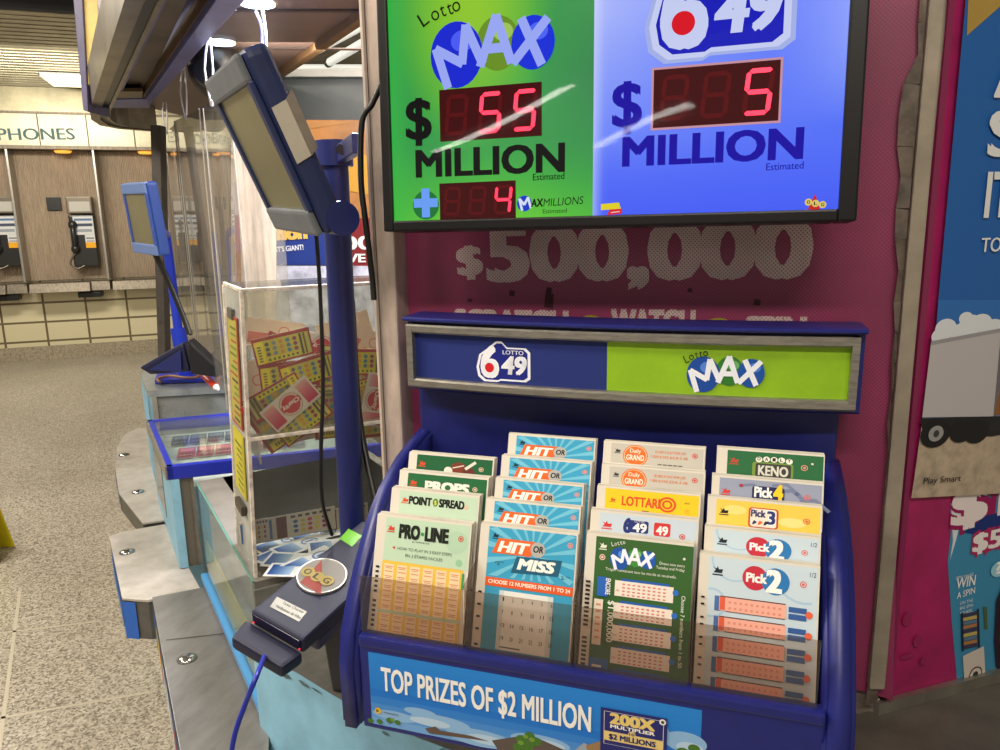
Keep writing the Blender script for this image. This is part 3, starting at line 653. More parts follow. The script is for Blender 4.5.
def art_grand(p, W, L):
    rc(p, W, .08, .02, .985, .5, (196, 192, 184)); p.up(); p.circ(.325*W, -.15*W, .125*W, (232, 112, 40)); p.up(); p.ring(.325*W, -.15*W, .115*W, .008*W, (240, 200, 160)); tx(p, W, 'Daily', .27, .115, .38, .045, (246, 232, 214), .02); tx(p, W, 'GRAND', .235, .20, .415, .06, (248, 240, 226), .03)
    small_mark(p, .145*W, -.10*W, .06*W, (40, 40, 40)); tx(p, W, '$1,000 A DAY FOR LIFE', .52, .10, .82, .03, (222, 130, 80), .02); tx(p, W, '1 000 $ PAR JOUR \u00c0 VIE', .48, .155, .84, .03, (222, 130, 80), .02); [rc(p, W, .55+.05*i, .222, .59+.05*i, .234, (100, 96, 90)) for i in range(5)]; [rc(p, W, .55+.05*i, .278, .59+.05*i, .29, (100, 96, 90)) for i in range(6)]; seal(p, W, .905, .10)
def art_lottario(p, W, L):
    rc(p, W, .085, .02, .985, .5, (240, 200, 34)); p.up(); tx(p, W, 'LOTTARI', .25, .195, .62, .10, (218, 84, 34), .045); p.ring(.69*W, -.145*W, .085*W, .022*W, (218, 84, 34)); p.ring(.69*W, -.145*W, .05*W, .02*W, (218, 84, 34)); small_mark(p, .16*W, -.14*W, .06*W, (206, 84, 30)); rc(p, W, .45, .235, .52, .245, (120, 90, 20)); seal(p, W, .88, .2, (220, 170, 40)); rc(p, W, .85, .1, .9, .12, (190, 150, 40))
def art_six(p, W, L):
    rc(p, W, .09, .02, .985, .5, (196, 210, 226)); p.up(); p.circ(.6*W, -.3*W, .2*W, (214, 222, 232), .07*W); p.circ(.4*W, -.26*W, .15*W, (208, 218, 230), .06*W); p.up()
    small_mark(p, .16*W, -.14*W, .10*W, (206, 50, 50)); p.rrect(.36*W, -.20*W, .55*W, -.07*W, .02*W, (36, 50, 120)); p.rrect(.60*W, -.21*W, .75*W, -.07*W, .02*W, (206, 50, 54)); p.up(); tx(p, W, '6', .315, .205, .395, .15, (36, 50, 120), .05); tx(p, W, '49', .405, .19, .535, .09, (240, 240, 244), .04); tx(p, W, '49', .62, .195, .73, .09, (244, 240, 240), .04); tx(p, W, 'LOTTO', .42, .09, .51, .02, (230, 230, 240))
    [rc(p, W, .15+.05*i, .255, .19+.05*i, .268, (110, 124, 166)) for i in range(12)]; [rc(p, W, .30+.06*i, .305, .35+.06*i, .318, (110, 124, 166)) for i in range(8)]; seal(p, W, .86, .19)
def art_keno(p, W, L):
    rc(p, W, .10, .02, .99, .5, (36, 104, 62)); p.up(); small_mark(p, .165*W, -.13*W, .09*W, (190, 70, 54)); p.rrect(.34*W, -.30*W, .72*W, -.13*W, .03*W, (120, 150, 60)); p.up(); p.rrect(.37*W, -.30*W, .70*W, -.145*W, .02*W, (56, 60, 58)); p.up(); tx(p, W, 'KENO', .395, .275, .675, .105, (216, 214, 204), .04)
    for i, ch in enumerate('DAILY'): p.circ((.40+.07*i)*W, -(.095+(.008 if i in (0, 4) else 0))*W, .032*W, (240, 238, 228), n=14)
    p.up()
    for i, ch in enumerate('DAILY'): tx(p, W, ch, .385+.07*i, .112, .415+.07*i, .036, (30, 34, 30), .03)
    seal(p, W, .82, .16, (226, 160, 140), .032); p.circ(.89*W, -.11*W, .012*W, (230, 220, 200))
def art_pick4(p, W, L):
    rc(p, W, .07, .02, .985, .5, (150, 158, 184)); p.up()
    for u, v, w in ((.55, .06, .03), (.6, .12, .04), (.8, .2, .035), (.25, .09, .03)): p.stroke([(u*W, -v*W), ((u+.13)*W, -(v-.02)*W), ((u+.25)*W, -(v+.09)*W)], w*W, (118, 128, 162))
    p.up(); small_mark(p, .13*W, -.16*W, .09*W, (206, 60, 56)); p.rrect(.37*W, -.25*W, .66*W, -.08*W, .03*W, (30, 38, 86)); p.up(); tx(p, W, 'Pick', .39, .195, .555, .105, (246, 246, 244), .05); tx(p, W, '4', .56, .225, .65, .17, (250, 206, 40), .06)
    for i in range(4): p.circ((.42+.055*i)*W, -.245*W, .022*W, (230, 110, 40), n=8)
    seal(p, W, .86, .16, (226, 110, 100), .03); p.circ(.77*W, -.13*W, .02*W, (90, 100, 140)); p.circ(.27*W, -.09*W, .018*W, (170, 50, 60))
def art_pick3(p, W, L):
    rc(p, W, .08, .02, .985, .5, (236, 204, 84)); p.up(); p.circ(.25*W, -.12*W, .1*W, (244, 220, 130), .05*W); p.circ(.75*W, -.2*W, .12*W, (244, 222, 140), .05*W); p.up(); small_mark(p, .15*W, -.14*W, .085*W, (30, 30, 34)); p.rrect(.37*W, -.285*W, .63*W, -.075*W, .03*W, (200, 60, 40)); p.up(); p.rrect(.385*W, -.275*W, .615*W, -.085*W, .025*W, (240, 226, 214)); p.up()
    tx(p, W, 'Pick', .39, .17, .52, .07, (40, 50, 110), .05); tx(p, W, '3', .52, .24, .61, .14, (240, 244, 250), .08); p.up(); tx(p, W, '3', .53, .235, .605, .13, (40, 52, 120), .04)
    for i in range(3): p.poly([((.42+.05*i+.028*math.cos(math.pi/2+k*math.pi*.4*1)*(1 if k % 2 == 0 else .45))*W, -(.235-.028*math.sin(math.pi/2+k*math.pi*.4)*(1 if k % 2 == 0 else .45))*W) for k in range(5)], ((40, 50, 110), (230, 90, 40), (30, 30, 34))[i])
    seal(p, W, .87, .17, (226, 110, 80), .03)
S = slip
S(3, (409.5, 452.6), (494.6, 457.5), art_head((24, 92, 54), t_ball), 'dark green slip stack with brown footballs, rearmost in the first column of the holder')
S(2, (400, 471), (489, 477), art_head((30, 100, 58), t_props), 'dark green slip stack with large white lettering, second from the back of its column')
S(1, (392, 487.5), (480, 496), art_head((190, 214, 192), t_point), 'pale green slip stack with black lettering only, behind the green and yellow front stack')
S(0, (378, 512), (472, 526), art_proline, 'pale green slip stack with six yellow columns at the front of the first column')
for r, a, b, l in ((4, (509, 434), (596, 439), 'blue sunburst slip stack rearmost and highest in the second column'), (3, (502, 455), (592, 463), 'blue sunburst slip stack second from the back in its column'), (2, (496, 476), (584, 487), 'blue sunburst slip stack in the middle of the second column'), (1, (486.5, 497.4), (581, 509), 'blue sunburst slip stack directly behind the front one with the orange band')):
    S(r, a, b, art_hit(False), l)
S(0, (481, 523), (578.4, 534), art_hit(True), 'blue sunburst slip stack with an orange band and number grid, front of second column')
S(4, (604, 441), (705.5, 447.5), art_grand, 'grey slip stack with orange round logo, rearmost in the third column')
S(3, (602, 465), (705.5, 471), art_grand, 'grey slip stack with orange round logo, just behind the yellow stack with orange capitals')
S(2, (597.5, 485.5), (701, 494.5), art_lottario, 'bright yellow slip stack with large orange capitals and orange rings')
S(1, (591, 510.5), (699, 519), art_six, 'pale blue slip stack with blue and red 49 badges')
S(0, (587, 531.5), (694, 546), art_max, 'dark green slip stack with three balls and white number grids')
S(4, (717.5, 447.5), (825, 455), art_keno, 'green slip stack with five white lettered balls, rearmost in the fourth column')
S(3, (712.5, 475), (824, 484), art_pick4, 'grey blue slip stack with a yellow numeral 4 on navy')
S(2, (708, 497), (822.5, 505.5), art_pick3, 'yellow slip stack with a red framed white badge, middle of fourth column')
S(1, (705, 526), (821, 537.5), art_pick(False), 'light blue slip stack with red and blue balls, only its top showing')
S(0, (700, 555), (820.5, 564), art_pick(True), 'light blue slip stack with pink number bars at the front of fourth column')

# ------------------------------------------------------------------ right facet: poster board
RU = V3((.809, .588, 0)).normalized(); RN = V3((.588, -.809, 0)).normalized(); RP = atY(885, 700, .872)
bd = thing('poster_board', 'magenta poster board with a blue poster taped over it, right of the pale metal strip', 'poster board', RP)
pb = Panel(RP, RU, (0, 0, 1), RN, eps=.0004)
def board(pts, c, d=0): pb.ppoly(pts, c)
mb = MB(); q = [onpl(x, y, RP, RN) for x, y in ((952, -40), (1100, -40), (1100, 640), (886, 704))]
mb.hexa([a-RN*.0005 for a in q], -RN*.012, mat((120, 30, 70), .5)); mb.build('board_panel', bd)
pb.L = 1; board([(956, -40), (1100, -40), (1100, 632), (887, 704)], mat((164, 30, 96), .5, noise=.14, scale=9)); pb.up()
# magenta sheet below: bag advertisement
board([(950, 503), (968, 488), (1100, 470), (1100, 680), (957, 687), (951, 620), (947, 560), (950, 535)], (62, 140, 182)); pb.up()
board([(950, 503), (952, 540), (949, 560), (955, 540), (962, 510)], (214, 220, 226)); 
pb.ptext('$1', (948, 527), (1010, 512), 36, (150, 24, 90), .16); pb.up(); pb.ptext('$1', (949, 526), (1008, 511), 33, (232, 222, 224), .05)
board([(962, 532), (985, 515), (1050, 500), (1050, 530), (985, 536)], (26, 50, 120)); pb.up()
pb.ptext('$50', (969, 552), (1016, 541), 18, (170, 40, 96), .2); pb.up(); pb.ptext('$50', (970, 551.5), (1015, 541), 17, (236, 230, 232), .04)
pb.ptext('you could', (954, 578), (971, 575), 3.5, (230, 236, 240)); pb.ptext('WIN', (954, 588), (973, 584), 10, (240, 242, 244), .02); pb.ptext('A SPIN', (955, 598), (973, 592), 6, (240, 242, 244), .01)
for i, t in enumerate(('ON THE', 'BIG SPIN', 'WHEEL')): pb.ptext(t, (958, 604+i*5), (971, 600.5+i*5), 3, (214, 228, 236))
for i in range(9): y = 613+i*4; board([(961, y), (975, y-3), (975, y+.4), (961, y+3.4)], ((60, 60, 90), (190, 170, 100), (90, 120, 150), (170, 120, 80))[i % 4])
board([(959, 612), (961, 611), (962, 650), (960, 650)], (30, 40, 60)); board([(975, 608), (977, 608), (978, 646), (976, 647)], (30, 40, 60))
board([(982, 606), (985, 606), (986, 628), (983, 629)], (80, 100, 50)); 
board([(961, 655), (982, 645), (984, 680), (963, 685)], (206, 198, 190)); pb.up(); a, b = pb.px(973.5, 673); k = .0011; pb.ring(a, b, .0105, .0015, (40, 40, 44), .0105); pb.circ(a, b, .004, (50, 50, 54))
board([(1000, 585), (994, 600), (992, 640), (994, 665), (1002, 684), (1030, 670), (1030, 580)], (40, 32, 50)); a, b = pb.px(997, 568); pb.circ(a, b, .013, (150, 204, 222), .01); pb.up(); pb.ptext('?', (993, 573), (1000, 571), 11, (240, 244, 246), .03)
board([(1004, 590), (998, 605), (997, 640), (1000, 660), (1030, 660), (1030, 590)], (150, 60, 60))
for x, y, w, h in ((915, 640, 5, 9), (921, 660, 4, 6), (905, 655, 9, 4), (905, 618, 6, 10)):
    a, b = pb.px(x, y); k = .0012; pb.circ(a, b, w*k, mat((146, 27, 86), .7), h*k*.7, n=10)
pb.mb.build('printed_sheet', bd)['label'] = 'magenta printed sheet with a blue bag design'
# blue truck poster taped over it
pt = Panel(RP+RN*.006, RU, (0, 0, 1), RN, eps=.0004)
PO = [(969, -40), (1100, -40), (1100, 488), (911, 498)]
pt.ppoly([(969, -40), (1100, -40), (1100, 300), (938, 300)], (34, 96, 172)); pt.ppoly([(938, 300), (1100, 300), (1100, 340), (935, 340)], (48, 110, 186)); pt.ppoly([(935, 335), (1100, 335), (1100, 436), (920, 436)], (120, 150, 190)); pt.ppoly([(922, 420), (1100, 412), (1100, 488), (911, 498)], mat((176, 160, 140), .7, noise=.12, scale=60)); pt.up()
pt.ppoly([(969, -40), (1005, -40), (1000, 6), (966, 36)], (168, 140, 70))
for x, y, r in ((945, 328, 9), (958, 332, 8), (970, 326, 11), (980, 324, 10), (992, 330, 11), (940, 336, 8), (1006, 334, 10), (965, 318, 6)):
    a, b = pt.px(x, y); pt.circ(a, b, r*.0016, (216, 222, 230), r*.0011)
pt.up()
pt.ppoly([(930, 341), (1000, 328), (992, 416), (921, 417)], (186, 182, 186)); pt.up(); pt.ppoly([(930, 341), (1000, 328), (999, 332), (930, 345)], (150, 148, 156)); pt.ppoly([(1000, 328), (1010, 330), (995, 416), (992, 416)], (110, 106, 112)); pt.ppoly([(1003, 370), (1060, 360), (1060, 418), (993, 414)], (140, 92, 50))
pt.ppoly([(919, 418), (1060, 414), (1060, 424), (990, 436), (922, 432)], (34, 34, 38)); pt.ppoly([(986, 430), (990, 421), (1010, 420), (1010, 428), (994, 431)], (40, 40, 44)); pt.up()
for x, y, r in ((934, 433, 15), (975, 431, 13), (960, 431, 12)):
    a, b = pt.px(x, y); k = .0014; pt.circ(a, b, r*k, (28, 28, 30), r*.00105)
pt.up(); a, b = pt.px(934, 433); pt.circ(a, b, .0105, (150, 150, 152), .0088); pt.up(); pt.circ(a, b, .004, (60, 60, 62))
WHT = (222, 226, 230)
pt.ptext('A', (991, 97), (1020, 98), 42, WHT, .03); pt.ptext('ADVANCE', (991, 96), (1120, 90), 46, WHT, .02) if False else None
pt.ptext('S', (984, 156), (1012, 155), 44, WHT, .03); pt.ptext('IT', (981, 217), (1008, 216), 44, WHT, .03); pt.ptext('TOP', (978, 252), (1006, 251), 14, WHT, .02); pt.ptext('Play Smart', (921, 483), (958.5, 480), 6, (40, 40, 44), .01)
pt.mb.build('blue_poster', bd)['label'] = 'blue poster with a white truck and white capitals'
mb = MB(); A = RP-RU*.016+RN*.001-V3((0, 0, .0115)); B = A+RU*.9
mb.hexa([A, B, B+V3((0, 0, .015)), A+V3((0, 0, .015))], RN*.007, STEEL); mb.build('bottom_channel', bd)
mb = MB(); q = [(949, -40), (955, -40), (888, 703), (883, 702)]; mb.hexa([onpl(x, y, RP, RN)-RN*.002 for x, y in q], RN*.006, mat((130, 34, 80), .4)); mb.build('edge_strip', bd)
# ------------------------------------------------------------------ station behind: floor, tiled wall, telephones
def terrazzo():
    m = bpy.data.materials.new('terrazzo'); m.use_nodes = True; nt = m.node_tree; b = nt.nodes['Principled BSDF']; b.inputs['Roughness'].default_value = .32
    tc = nt.nodes.new('ShaderNodeTexCoord'); L = nt.links
    v = nt.nodes.new('ShaderNodeTexVoronoi'); v.inputs['Scale'].default_value = 150; L.new(tc.outputs['Object'], v.inputs['Vector'])
    r = nt.nodes.new('ShaderNodeValToRGB'); e = r.color_ramp.elements
    sp = nt.nodes.new('ShaderNodeSeparateColor'); L.new(v.outputs['Color'], sp.inputs[0]); L.new(sp.outputs[0], r.inputs[0])
    e[0].position = 0; e[0].color = lin((116, 108, 96)); e[1].position = 1; e[1].color = lin((206, 198, 182))
    for pos, c in ((.18, (136, 127, 112)), (.4, (170, 160, 144)), (.75, (192, 182, 166))): el = e.new(pos); el.color = lin(c)
    n = nt.nodes.new('ShaderNodeTexNoise'); n.inputs['Scale'].default_value = 1.3; n.inputs['Detail'].default_value = 5; L.new(tc.outputs['Object'], n.inputs['Vector'])
    mx = nt.nodes.new('ShaderNodeMix'); mx.data_type = 'RGBA'; mx.blend_type = 'MULTIPLY'; mx.inputs['Factor'].default_value = .5
    r2 = nt.nodes.new('ShaderNodeValToRGB'); r2.color_ramp.elements[0].position = .3; r2.color_ramp.elements[0].color = (.6, .58, .54, 1); r2.color_ramp.elements[1].position = .6; L.new(n.outputs['Fac'], r2.inputs[0])
    L.new(r.outputs[0], mx.inputs['A']); L.new(r2.outputs[0], mx.inputs['B']); L.new(mx.outputs['Result'], b.inputs['Base Color'])
    n3 = nt.nodes.new('ShaderNodeMapRange'); n3.inputs['To Min'].default_value = .22; n3.inputs['To Max'].default_value = .42; L.new(n.outputs['Fac'], n3.inputs[0]); L.new(n3.outputs[0], b.inputs['Roughness'])
    return m
WA = atZ(0, 363, 0); WB = atZ(148, 353, 0); WD = (WB-WA).normalized(); WN = V3((WD.y, -WD.x, 0)); WL = -WN
def WQ(a, d, z): return WA+WD*a-WL*d*1.0+V3((0, 0, z))       # a along the wall, d out from it, z height
mb = MB(); mb.poly([WQ(-4, 0, 0)+V3((0, 0, 0)), WQ(7, 0, 0), WQ(7, 12, 0), WQ(-4, 12, 0)], terrazzo()); mb.build('floor', kind='structure')
fp = Panel((0, 0, .0008), (1, 0, 0), (0, 1, 0), (0, 0, 1), eps=.0003)
JO = (196, 186, 166)
mb = MB(); jm = P(JO)
def joint(p0, p1, w=.012):
    a, b = atZ(*p0, .0012), atZ(*p1, .0012); d = (b-a).normalized(); n = V3((-d.y, d.x, 0))*w/2; a2, b2 = a-d*1.2, b+d*0; mb.poly([a2+n, a2-n, b2-n, b2+n], jm)
joint((0, 718), (150, 692)); joint((0, 633), (100, 621)); joint((3, 720), (20, 590)); 
mb.build('trim_3', kind='structure')
# tile wall
def tiles():
    m = bpy.data.materials.new('cream_tiles'); m.use_nodes = True; nt = m.node_tree; b = nt.nodes['Principled BSDF']; b.inputs['Roughness'].default_value = .25
    uv = nt.nodes.new('ShaderNodeUVMap'); br = nt.nodes.new('ShaderNodeTexBrick'); br.offset = 0; br.inputs['Scale'].default_value = 1
    br.inputs['Color1'].default_value = lin((222, 212, 176)); br.inputs['Color2'].default_value = lin((214, 203, 166)); br.inputs['Mortar'].default_value = lin((112, 98, 74))
    br.inputs['Mortar Size'].default_value = .012; br.inputs['Brick Width'].default_value = .42; br.inputs['Row Height'].default_value = .215; br.inputs['Bias'].default_value = 0
    nt.links.new(uv.outputs[0], br.inputs['Vector']); nt.links.new(br.outputs['Color'], b.inputs['Base Color']); return m
def uvwall(name, a0, a1, z0, z1, m, d=0):
    me = bpy.data.meshes.new(name); me.from_pydata([WQ(a0, d, z0), WQ(a1, d, z0), WQ(a1, d, z1), WQ(a0, d, z1)], [], [[0, 1, 2, 3]])
    uv = me.uv_layers.new(name='UVMap'); 
    for i, c in enumerate(((a0, z0), (a1, z0), (a1, z1), (a0, z1))): uv.data[i].uv = (c[0]+10, c[1])
    me.materials.append(m); o = bpy.data.objects.new(name, me); C.objects.link(o); o['kind'] = 'structure'; return o
uvwall('wall_back', -4, 7, 0, 3.2, tiles())
wp = Panel(WA, WD, (0, 0, 1), WN, eps=.002)
def wz(x, y): return wp.px(x, y)
mb = MB(); zb_ = wz(75, 344)[1]
mb.hexa([WQ(-4, .0, 0), WQ(7, .0, 0), WQ(7, .0, zb_), WQ(-4, .0, zb_)], WN*.02, mat((158, 146, 124), .5, noise=.25, scale=60)); mb.build('baseboard_back', kind='structure')
STL = mat((172, 154, 134), .45, .2, noise=.22, scale=10, streak=(30, 30, .6))
STLD = mat((112, 102, 88), .45, .5, noise=.2, scale=10, streak=(6, 6, .6))
zt_ = wz(75, 148)[1]-.037; zs_ = wz(75, 279)[1]
div_a = [wz(22, 210)[0], wz(105, 210)[0]]; bwid = div_a[1]-div_a[0]
edges = [div_a[0]-2*bwid, div_a[0]-bwid, div_a[0], div_a[1], div_a[1]+bwid, div_a[1]+2*bwid]
lab = {4: 'steel telephone booth bay seen only through the hanging clear sheets', 0: 'steel telephone booth bay furthest to the side outside the picture edge', 1: 'steel telephone booth bay cut off by the picture edge under the letters PH', 2: 'steel telephone booth bay holding the whole payphone under the letters ONES', 3: 'steel telephone booth bay without visible phone behind the small display head'}
for i in (1, 2, 3, 4):
    a0, a1 = edges[i], edges[i+1]; t = thing('telephone_booth', lab[i], 'telephone booth', WQ((a0+a1)/2, .1, zs_-.06), 'row of steel telephone booths')
    mb = MB(); n = 46
    rings = []
    for j in range(n*2+1):
        a = a0+(a1-a0)*j/(n*2); d = .035+(.006 if j % 2 else 0); rings.append([WQ(a, d, zs_), WQ(a, d, zt_)])
    mb.strip(rings, STL, False, False); mb.build('fluted_back', t)
    mb = MB(); mb.hexa([WQ(a1-.026, .03, zs_), WQ(a1-.026, .26, zs_), WQ(a1-.026, .26, zt_), WQ(a1-.026, .03, zt_)], WD*.024, STEEL, .004); mb.build('side_divider', t)
    mb = MB(); mb.hexa([WQ(a0+.02, .02, zs_-.02), WQ(a0+.02, .26, zs_-.02), WQ(a0+.02, .30, zs_-.12), WQ(a0+.02, .02, zs_-.12)], WD*(a1-a0-.22), STLD, .006); mb.build('shelf', t)
    mb = MB(); mb.hexa([WQ(a1-.20, .02, zs_-.02), WQ(a1-.20, .20, zs_-.02), WQ(a1-.20, .23, zs_-.12), WQ(a1-.20, .02, zs_-.12)], WD*.19, STLD, .004); mb.build('junction_plate', t)
    mb = MB(); lp = WQ(a0+(a1-a0)*.62, .2, zt_-.012); mb.cyl(lp, lp-V3((0, 0, .02)), .085, mat((240, 160, 60), .5, emit=1.3), .07, 18); mb.build('downlight', t)['label'] = 'glowing amber round lamp'
    if i == 2:
        mb = MB(); a_, z_ = wz(55, 204); mb.hexa([WQ(a_-.07, .042, z_-.07), WQ(a_+.07, .042, z_-.07), WQ(a_+.07, .042, z_+.07), WQ(a_-.07, .042, z_+.07)], WN*.02, BLACK, .004); mb.build('wall_plate', t)
    mb = MB(); a_ = a0+bwid*.72; mb.hexa([WQ(a_-.12, .05, zs_-.135), WQ(a_+.12, .05, zs_-.135), WQ(a_+.12, .2, zs_-.135), WQ(a_-.12, .2, zs_-.135)], (0, 0, -.06), BLACK, .01); mb.build('cable_box', t)
def payphone(px, label):
    a, z1 = wz(px, 197); z0 = wz(px, 266)[1]; h = z1-z0; w = h*.36; t = thing('payphone', label, 'payphone', WQ(a, .1, z0), 'payphones in the steel booths')
    BODY = mat((34, 34, 34), .35); CHR = mat((120, 112, 100), .35, .7)
    def bx(name, u0, v0, u1, v1, d0, d1, m, bev=.004, par=t):
        mb = MB(); mb.hexa([WQ(a+u0*w, d0, z0+v0*h), WQ(a+u1*w, d0, z0+v0*h), WQ(a+u1*w, d0, z0+v1*h), WQ(a+u0*w, d0, z0+v1*h)], WN*(d1-d0), m, bev); return mb.build(name, par)
    bx('housing', -.5, 0, .42, .74, .045, .19, BODY, .015)
    bx('header_box', -.52, .76, .40, 1.0, .045, .17, CHR, .01); s_ = bx('header_card', -.42, .79, .32, .93, .171, .174, P((188, 184, 176)), .0005)
    c = bx('instruction_card', -.34, .46, .38, .72, .191, .194, P((214, 214, 214)), .0005); bx('instruction_card', .02, .32, .38, .47, .191, .194, P((214, 214, 214)), .0005); bx('card_footer', .02, .27, .38, .35, .191, .195, P((236, 170, 40)), .0005)
    p = Panel(WQ(a, .195, z0), WD, (0, 0, 1), WN, eps=.001)
    for u0, v0, u1, v1, k in ((-.30, .66, .34, .69, (90, 120, 160)), (-.30, .58, .34, .62, (70, 80, 100)), (-.28, .5, .3, .54, (150, 155, 165)), (.06, .40, .34, .42, (130, 130, 140)), (.06, .36, .34, .375, (150, 150, 150))): p.rect(u0*w, v0*h, u1*w, v1*h, k)
    p.mb.build('card_print', c)
    hs = MB(); x = -.36
    hs.tube([WQ(a+x*w, .21, z0+.58*h), WQ(a+(x+.01)*w, .235, z0+.50*h), WQ(a+(x+.01)*w, .235, z0+.36*h), WQ(a+x*w, .21, z0+.28*h)], .028, BODY); hs.ell(WQ(a+x*w, .205, z0+.60*h), (.045, .045, .05), BODY); hs.ell(WQ(a+x*w, .205, z0+.26*h), (.045, .045, .05), BODY)
    hs.build('handset', t)
    hs = MB(); hs.tube([WQ(a+x*w, .2, z0+.22*h), WQ(a-.62*w, .2, z0+.06*h), WQ(a-.4*w, .2, z0-.02*h), WQ(a-.1*w, .18, z0+.02*h)], .01, CHR); hs.build('armoured_cord', t)
    for i in range(3): 
        pass
    return t
payphone(82.5, 'black wall payphone with white and amber card in the middle steel booth')
payphone(6, 'black wall payphone cut off by the picture edge in the outer steel booth')
# header with letters
z0, z1 = wz(75, 148)[1], wz(75, 117)[1]
CREAM = mat((200, 192, 160), .3, .1, noise=.06, scale=8)
sg = thing('telephone_sign', 'cream fascia over the booths with grey green letters reading PHONES', 'sign', WQ(.6, .3, z0-.03))
mb = MB(); mb.hexa([WQ(-4, .0, z0), WQ(6, .0, z0), WQ(6, .0, z1), WQ(-4, .0, z1)], WN*.20, CREAM); mb.build('fascia', sg)
mb = MB(); mb.hexa([WQ(-4, .0, z0-.035), WQ(6, .0, z0-.035), WQ(6, .0, z0), WQ(-4, .0, z0)], WN*.26, STLD); mb.build('lower_rail', sg)
sp_ = Panel(WQ(0, .202, 0), WD, (0, 0, 1), WN, eps=.001); GRN = (84, 116, 116)
sp_.ptext('PHONES', (-2, 140), (75.5, 139.5), 11.5, GRN, .022); sp_.mb.build('lettering', sg); sp_ = Panel(WQ(0, .202, 0), WD, (0, 0, 1), WN, eps=.001); a, b = sp_.px(-2, 140); k = sp_.scale_at(0, 140); sp_.text('TELE', a-58*k, b, a-4*k, 11.5*k*1.0, GRN, .022); sp_.mb.build('lettering', sg); sp_ = Panel(WQ(0, .202, 0), WD, (0, 0, 1), WN, eps=.001)
for x in (39, 87.5, 134): a, b = sp_.px(x, 133); sp_ = Panel(WQ(0, .202, 0), WD, (0, 0, 1), WN, eps=.001); sp_.rect(a-.006, z0, a+.006, z1, (126, 116, 90)); sp_.mb.build('panel_joint', sg)
# panels above the sign and slatted ceiling
zc = wz(75, 90)[1]
mb = MB(); mb.hexa([WQ(-4, 0, z1+.02), WQ(6, 0, z1+.02), WQ(6, 0, zc), WQ(-4, 0, zc)], WN*.10, mat((176, 166, 132), .3, .25, noise=.1, scale=5)); mb.build('trim_4', kind='structure')
mb = MB(); mb.hexa([WQ(-4, 0, z1), WQ(6, 0, z1), WQ(6, 0, z1+.022), WQ(-4, 0, z1+.022)], WN*.22, STLD); mb.build('trim_5', kind='structure')
SLAT = mat((146, 138, 114), .3, .45, noise=.12, scale=4)
mb = MB(); q = []; n = 26
for i in range(n):
    d0 = .0+i*.13; q += [(d0, zc), (d0+.085, zc), (d0+.09, zc+.03), (d0+.125, zc+.03)]
rings = [[WQ(-4, d, z), WQ(6, d, z)] for d, z in q]; mb.strip(rings, SLAT, False, False)
d0 = n*.13; mb.poly([WQ(-4, d0, zc+.35), WQ(6, d0, zc+.35), WQ(6, d0+.6, zc+.35), WQ(-4, d0+.6, zc+.35)], BLACK); mb.poly([WQ(-4, d0, zc), WQ(6, d0, zc), WQ(6, d0, zc+.36), WQ(-4, d0, zc+.36)], BLACK)
mb.poly([WQ(-4, d0+.6, zc), WQ(6, d0+.6, zc), WQ(6, 12, zc), WQ(-4, 12, zc)], SLAT)
mb.build('ceiling', kind='structure')
LMP = mat((255, 236, 196), .5, emit=3.0)
for (px, py, lb) in ((70, 80, 'glowing square ceiling lamp beside the hanging sign edge'), ):
    c0 = atZ(px, py, zc-.02); t = thing('ceiling_lamp', lb, 'ceiling lamp', c0)
    mb = MB(); mb.hexa([c0+WD*x+WN*y for x, y in ((-.20, -.30), (.20, -.30), (.20, .30), (-.20, .30))], (0, 0, -.02), LMP); mb.build('diffuser', t)
    mb = MB(); mb.hexa([c0+WD*x+WN*y+V3((0, 0, .012)) for x, y in ((-.23, -.33), (.23, -.33), (.23, .33), (-.23, .33))], (0, 0, -.012), SILVER); mb.build('frame', t)
# yellow floor sign at the picture's edge
b0 = atZ(-3, 566, 0); t = thing('caution_floor_sign', 'bright yellow folding floor sign, only its slanting edge showing at the picture edge', 'floor sign', b0)
YEL = mat((214, 200, 20), .45, noise=.06, scale=12)
dl = -R0; 
mb = MB(); mb.hexa([b0+V3((0, 0, .0)), b0+dl*.34, b0+dl*.29+HD*.14+V3((0, 0, .30)), b0+dl*.06+HD*.14+V3((0, 0, .30))], HD*.012, YEL, .004); mb.build('panel', t)
mb = MB(); mb.hexa([b0+dl*.05+HD*.20, b0+dl*.34+HD*.20, b0+dl*.29+HD*.155+V3((0, 0, .30)), b0+dl*.08+HD*.155+V3((0, 0, .30))], HD*.012, YEL, .004); mb.build('panel', t)

# ------------------------------------------------------------------ kiosk canopy
def Zp(pts, z): return [atZ(x, y, z) for x, y in pts]
cp = thing('kiosk_canopy', 'dark metal kiosk canopy with rounded corner and brown soffit overhanging the counter', 'canopy', atZ(120, 60, 1.86))
RIMS = mat((138, 128, 112), .3, .75, noise=.16, scale=8); BRN = mat((82, 68, 56), .4, .2, noise=.3, scale=7); VIO = mat((88, 90, 150), .4, .3, noise=.15, scale=6); BEAM = mat((96, 72, 46), .5, noise=.2, scale=10); DKB = mat((20, 22, 22), .3)
def slab(name, pts, z, h, m, bev=0): mb = MB(); mb.hexa(Zp(pts, z), (0, 0, h), m, bev); return mb.build(name, cp)
slab('soffit_panel', [(176, -60), (60+760/5.36, -30), (136, 108), (100, 108)], 1.905, .01, BRN)
slab('brown_beam', [(248, -60), (258, -60), (150, 97), (141, 99)], 1.885, .03, BEAM)
slab('inner_beam', [(258, -60), (300, -60), (148, 107), (146, 100)], 1.87, .07, VIO, .002)
slab('edge_strip', [(176, -60), (196, -60), (116, 105), (100, 106)], 1.885, .03, VIO, .001)
slab('end_panel', [(100, 100), (150, 99), (150, 108), (98, 108)], 1.88, .04, VIO, .001)
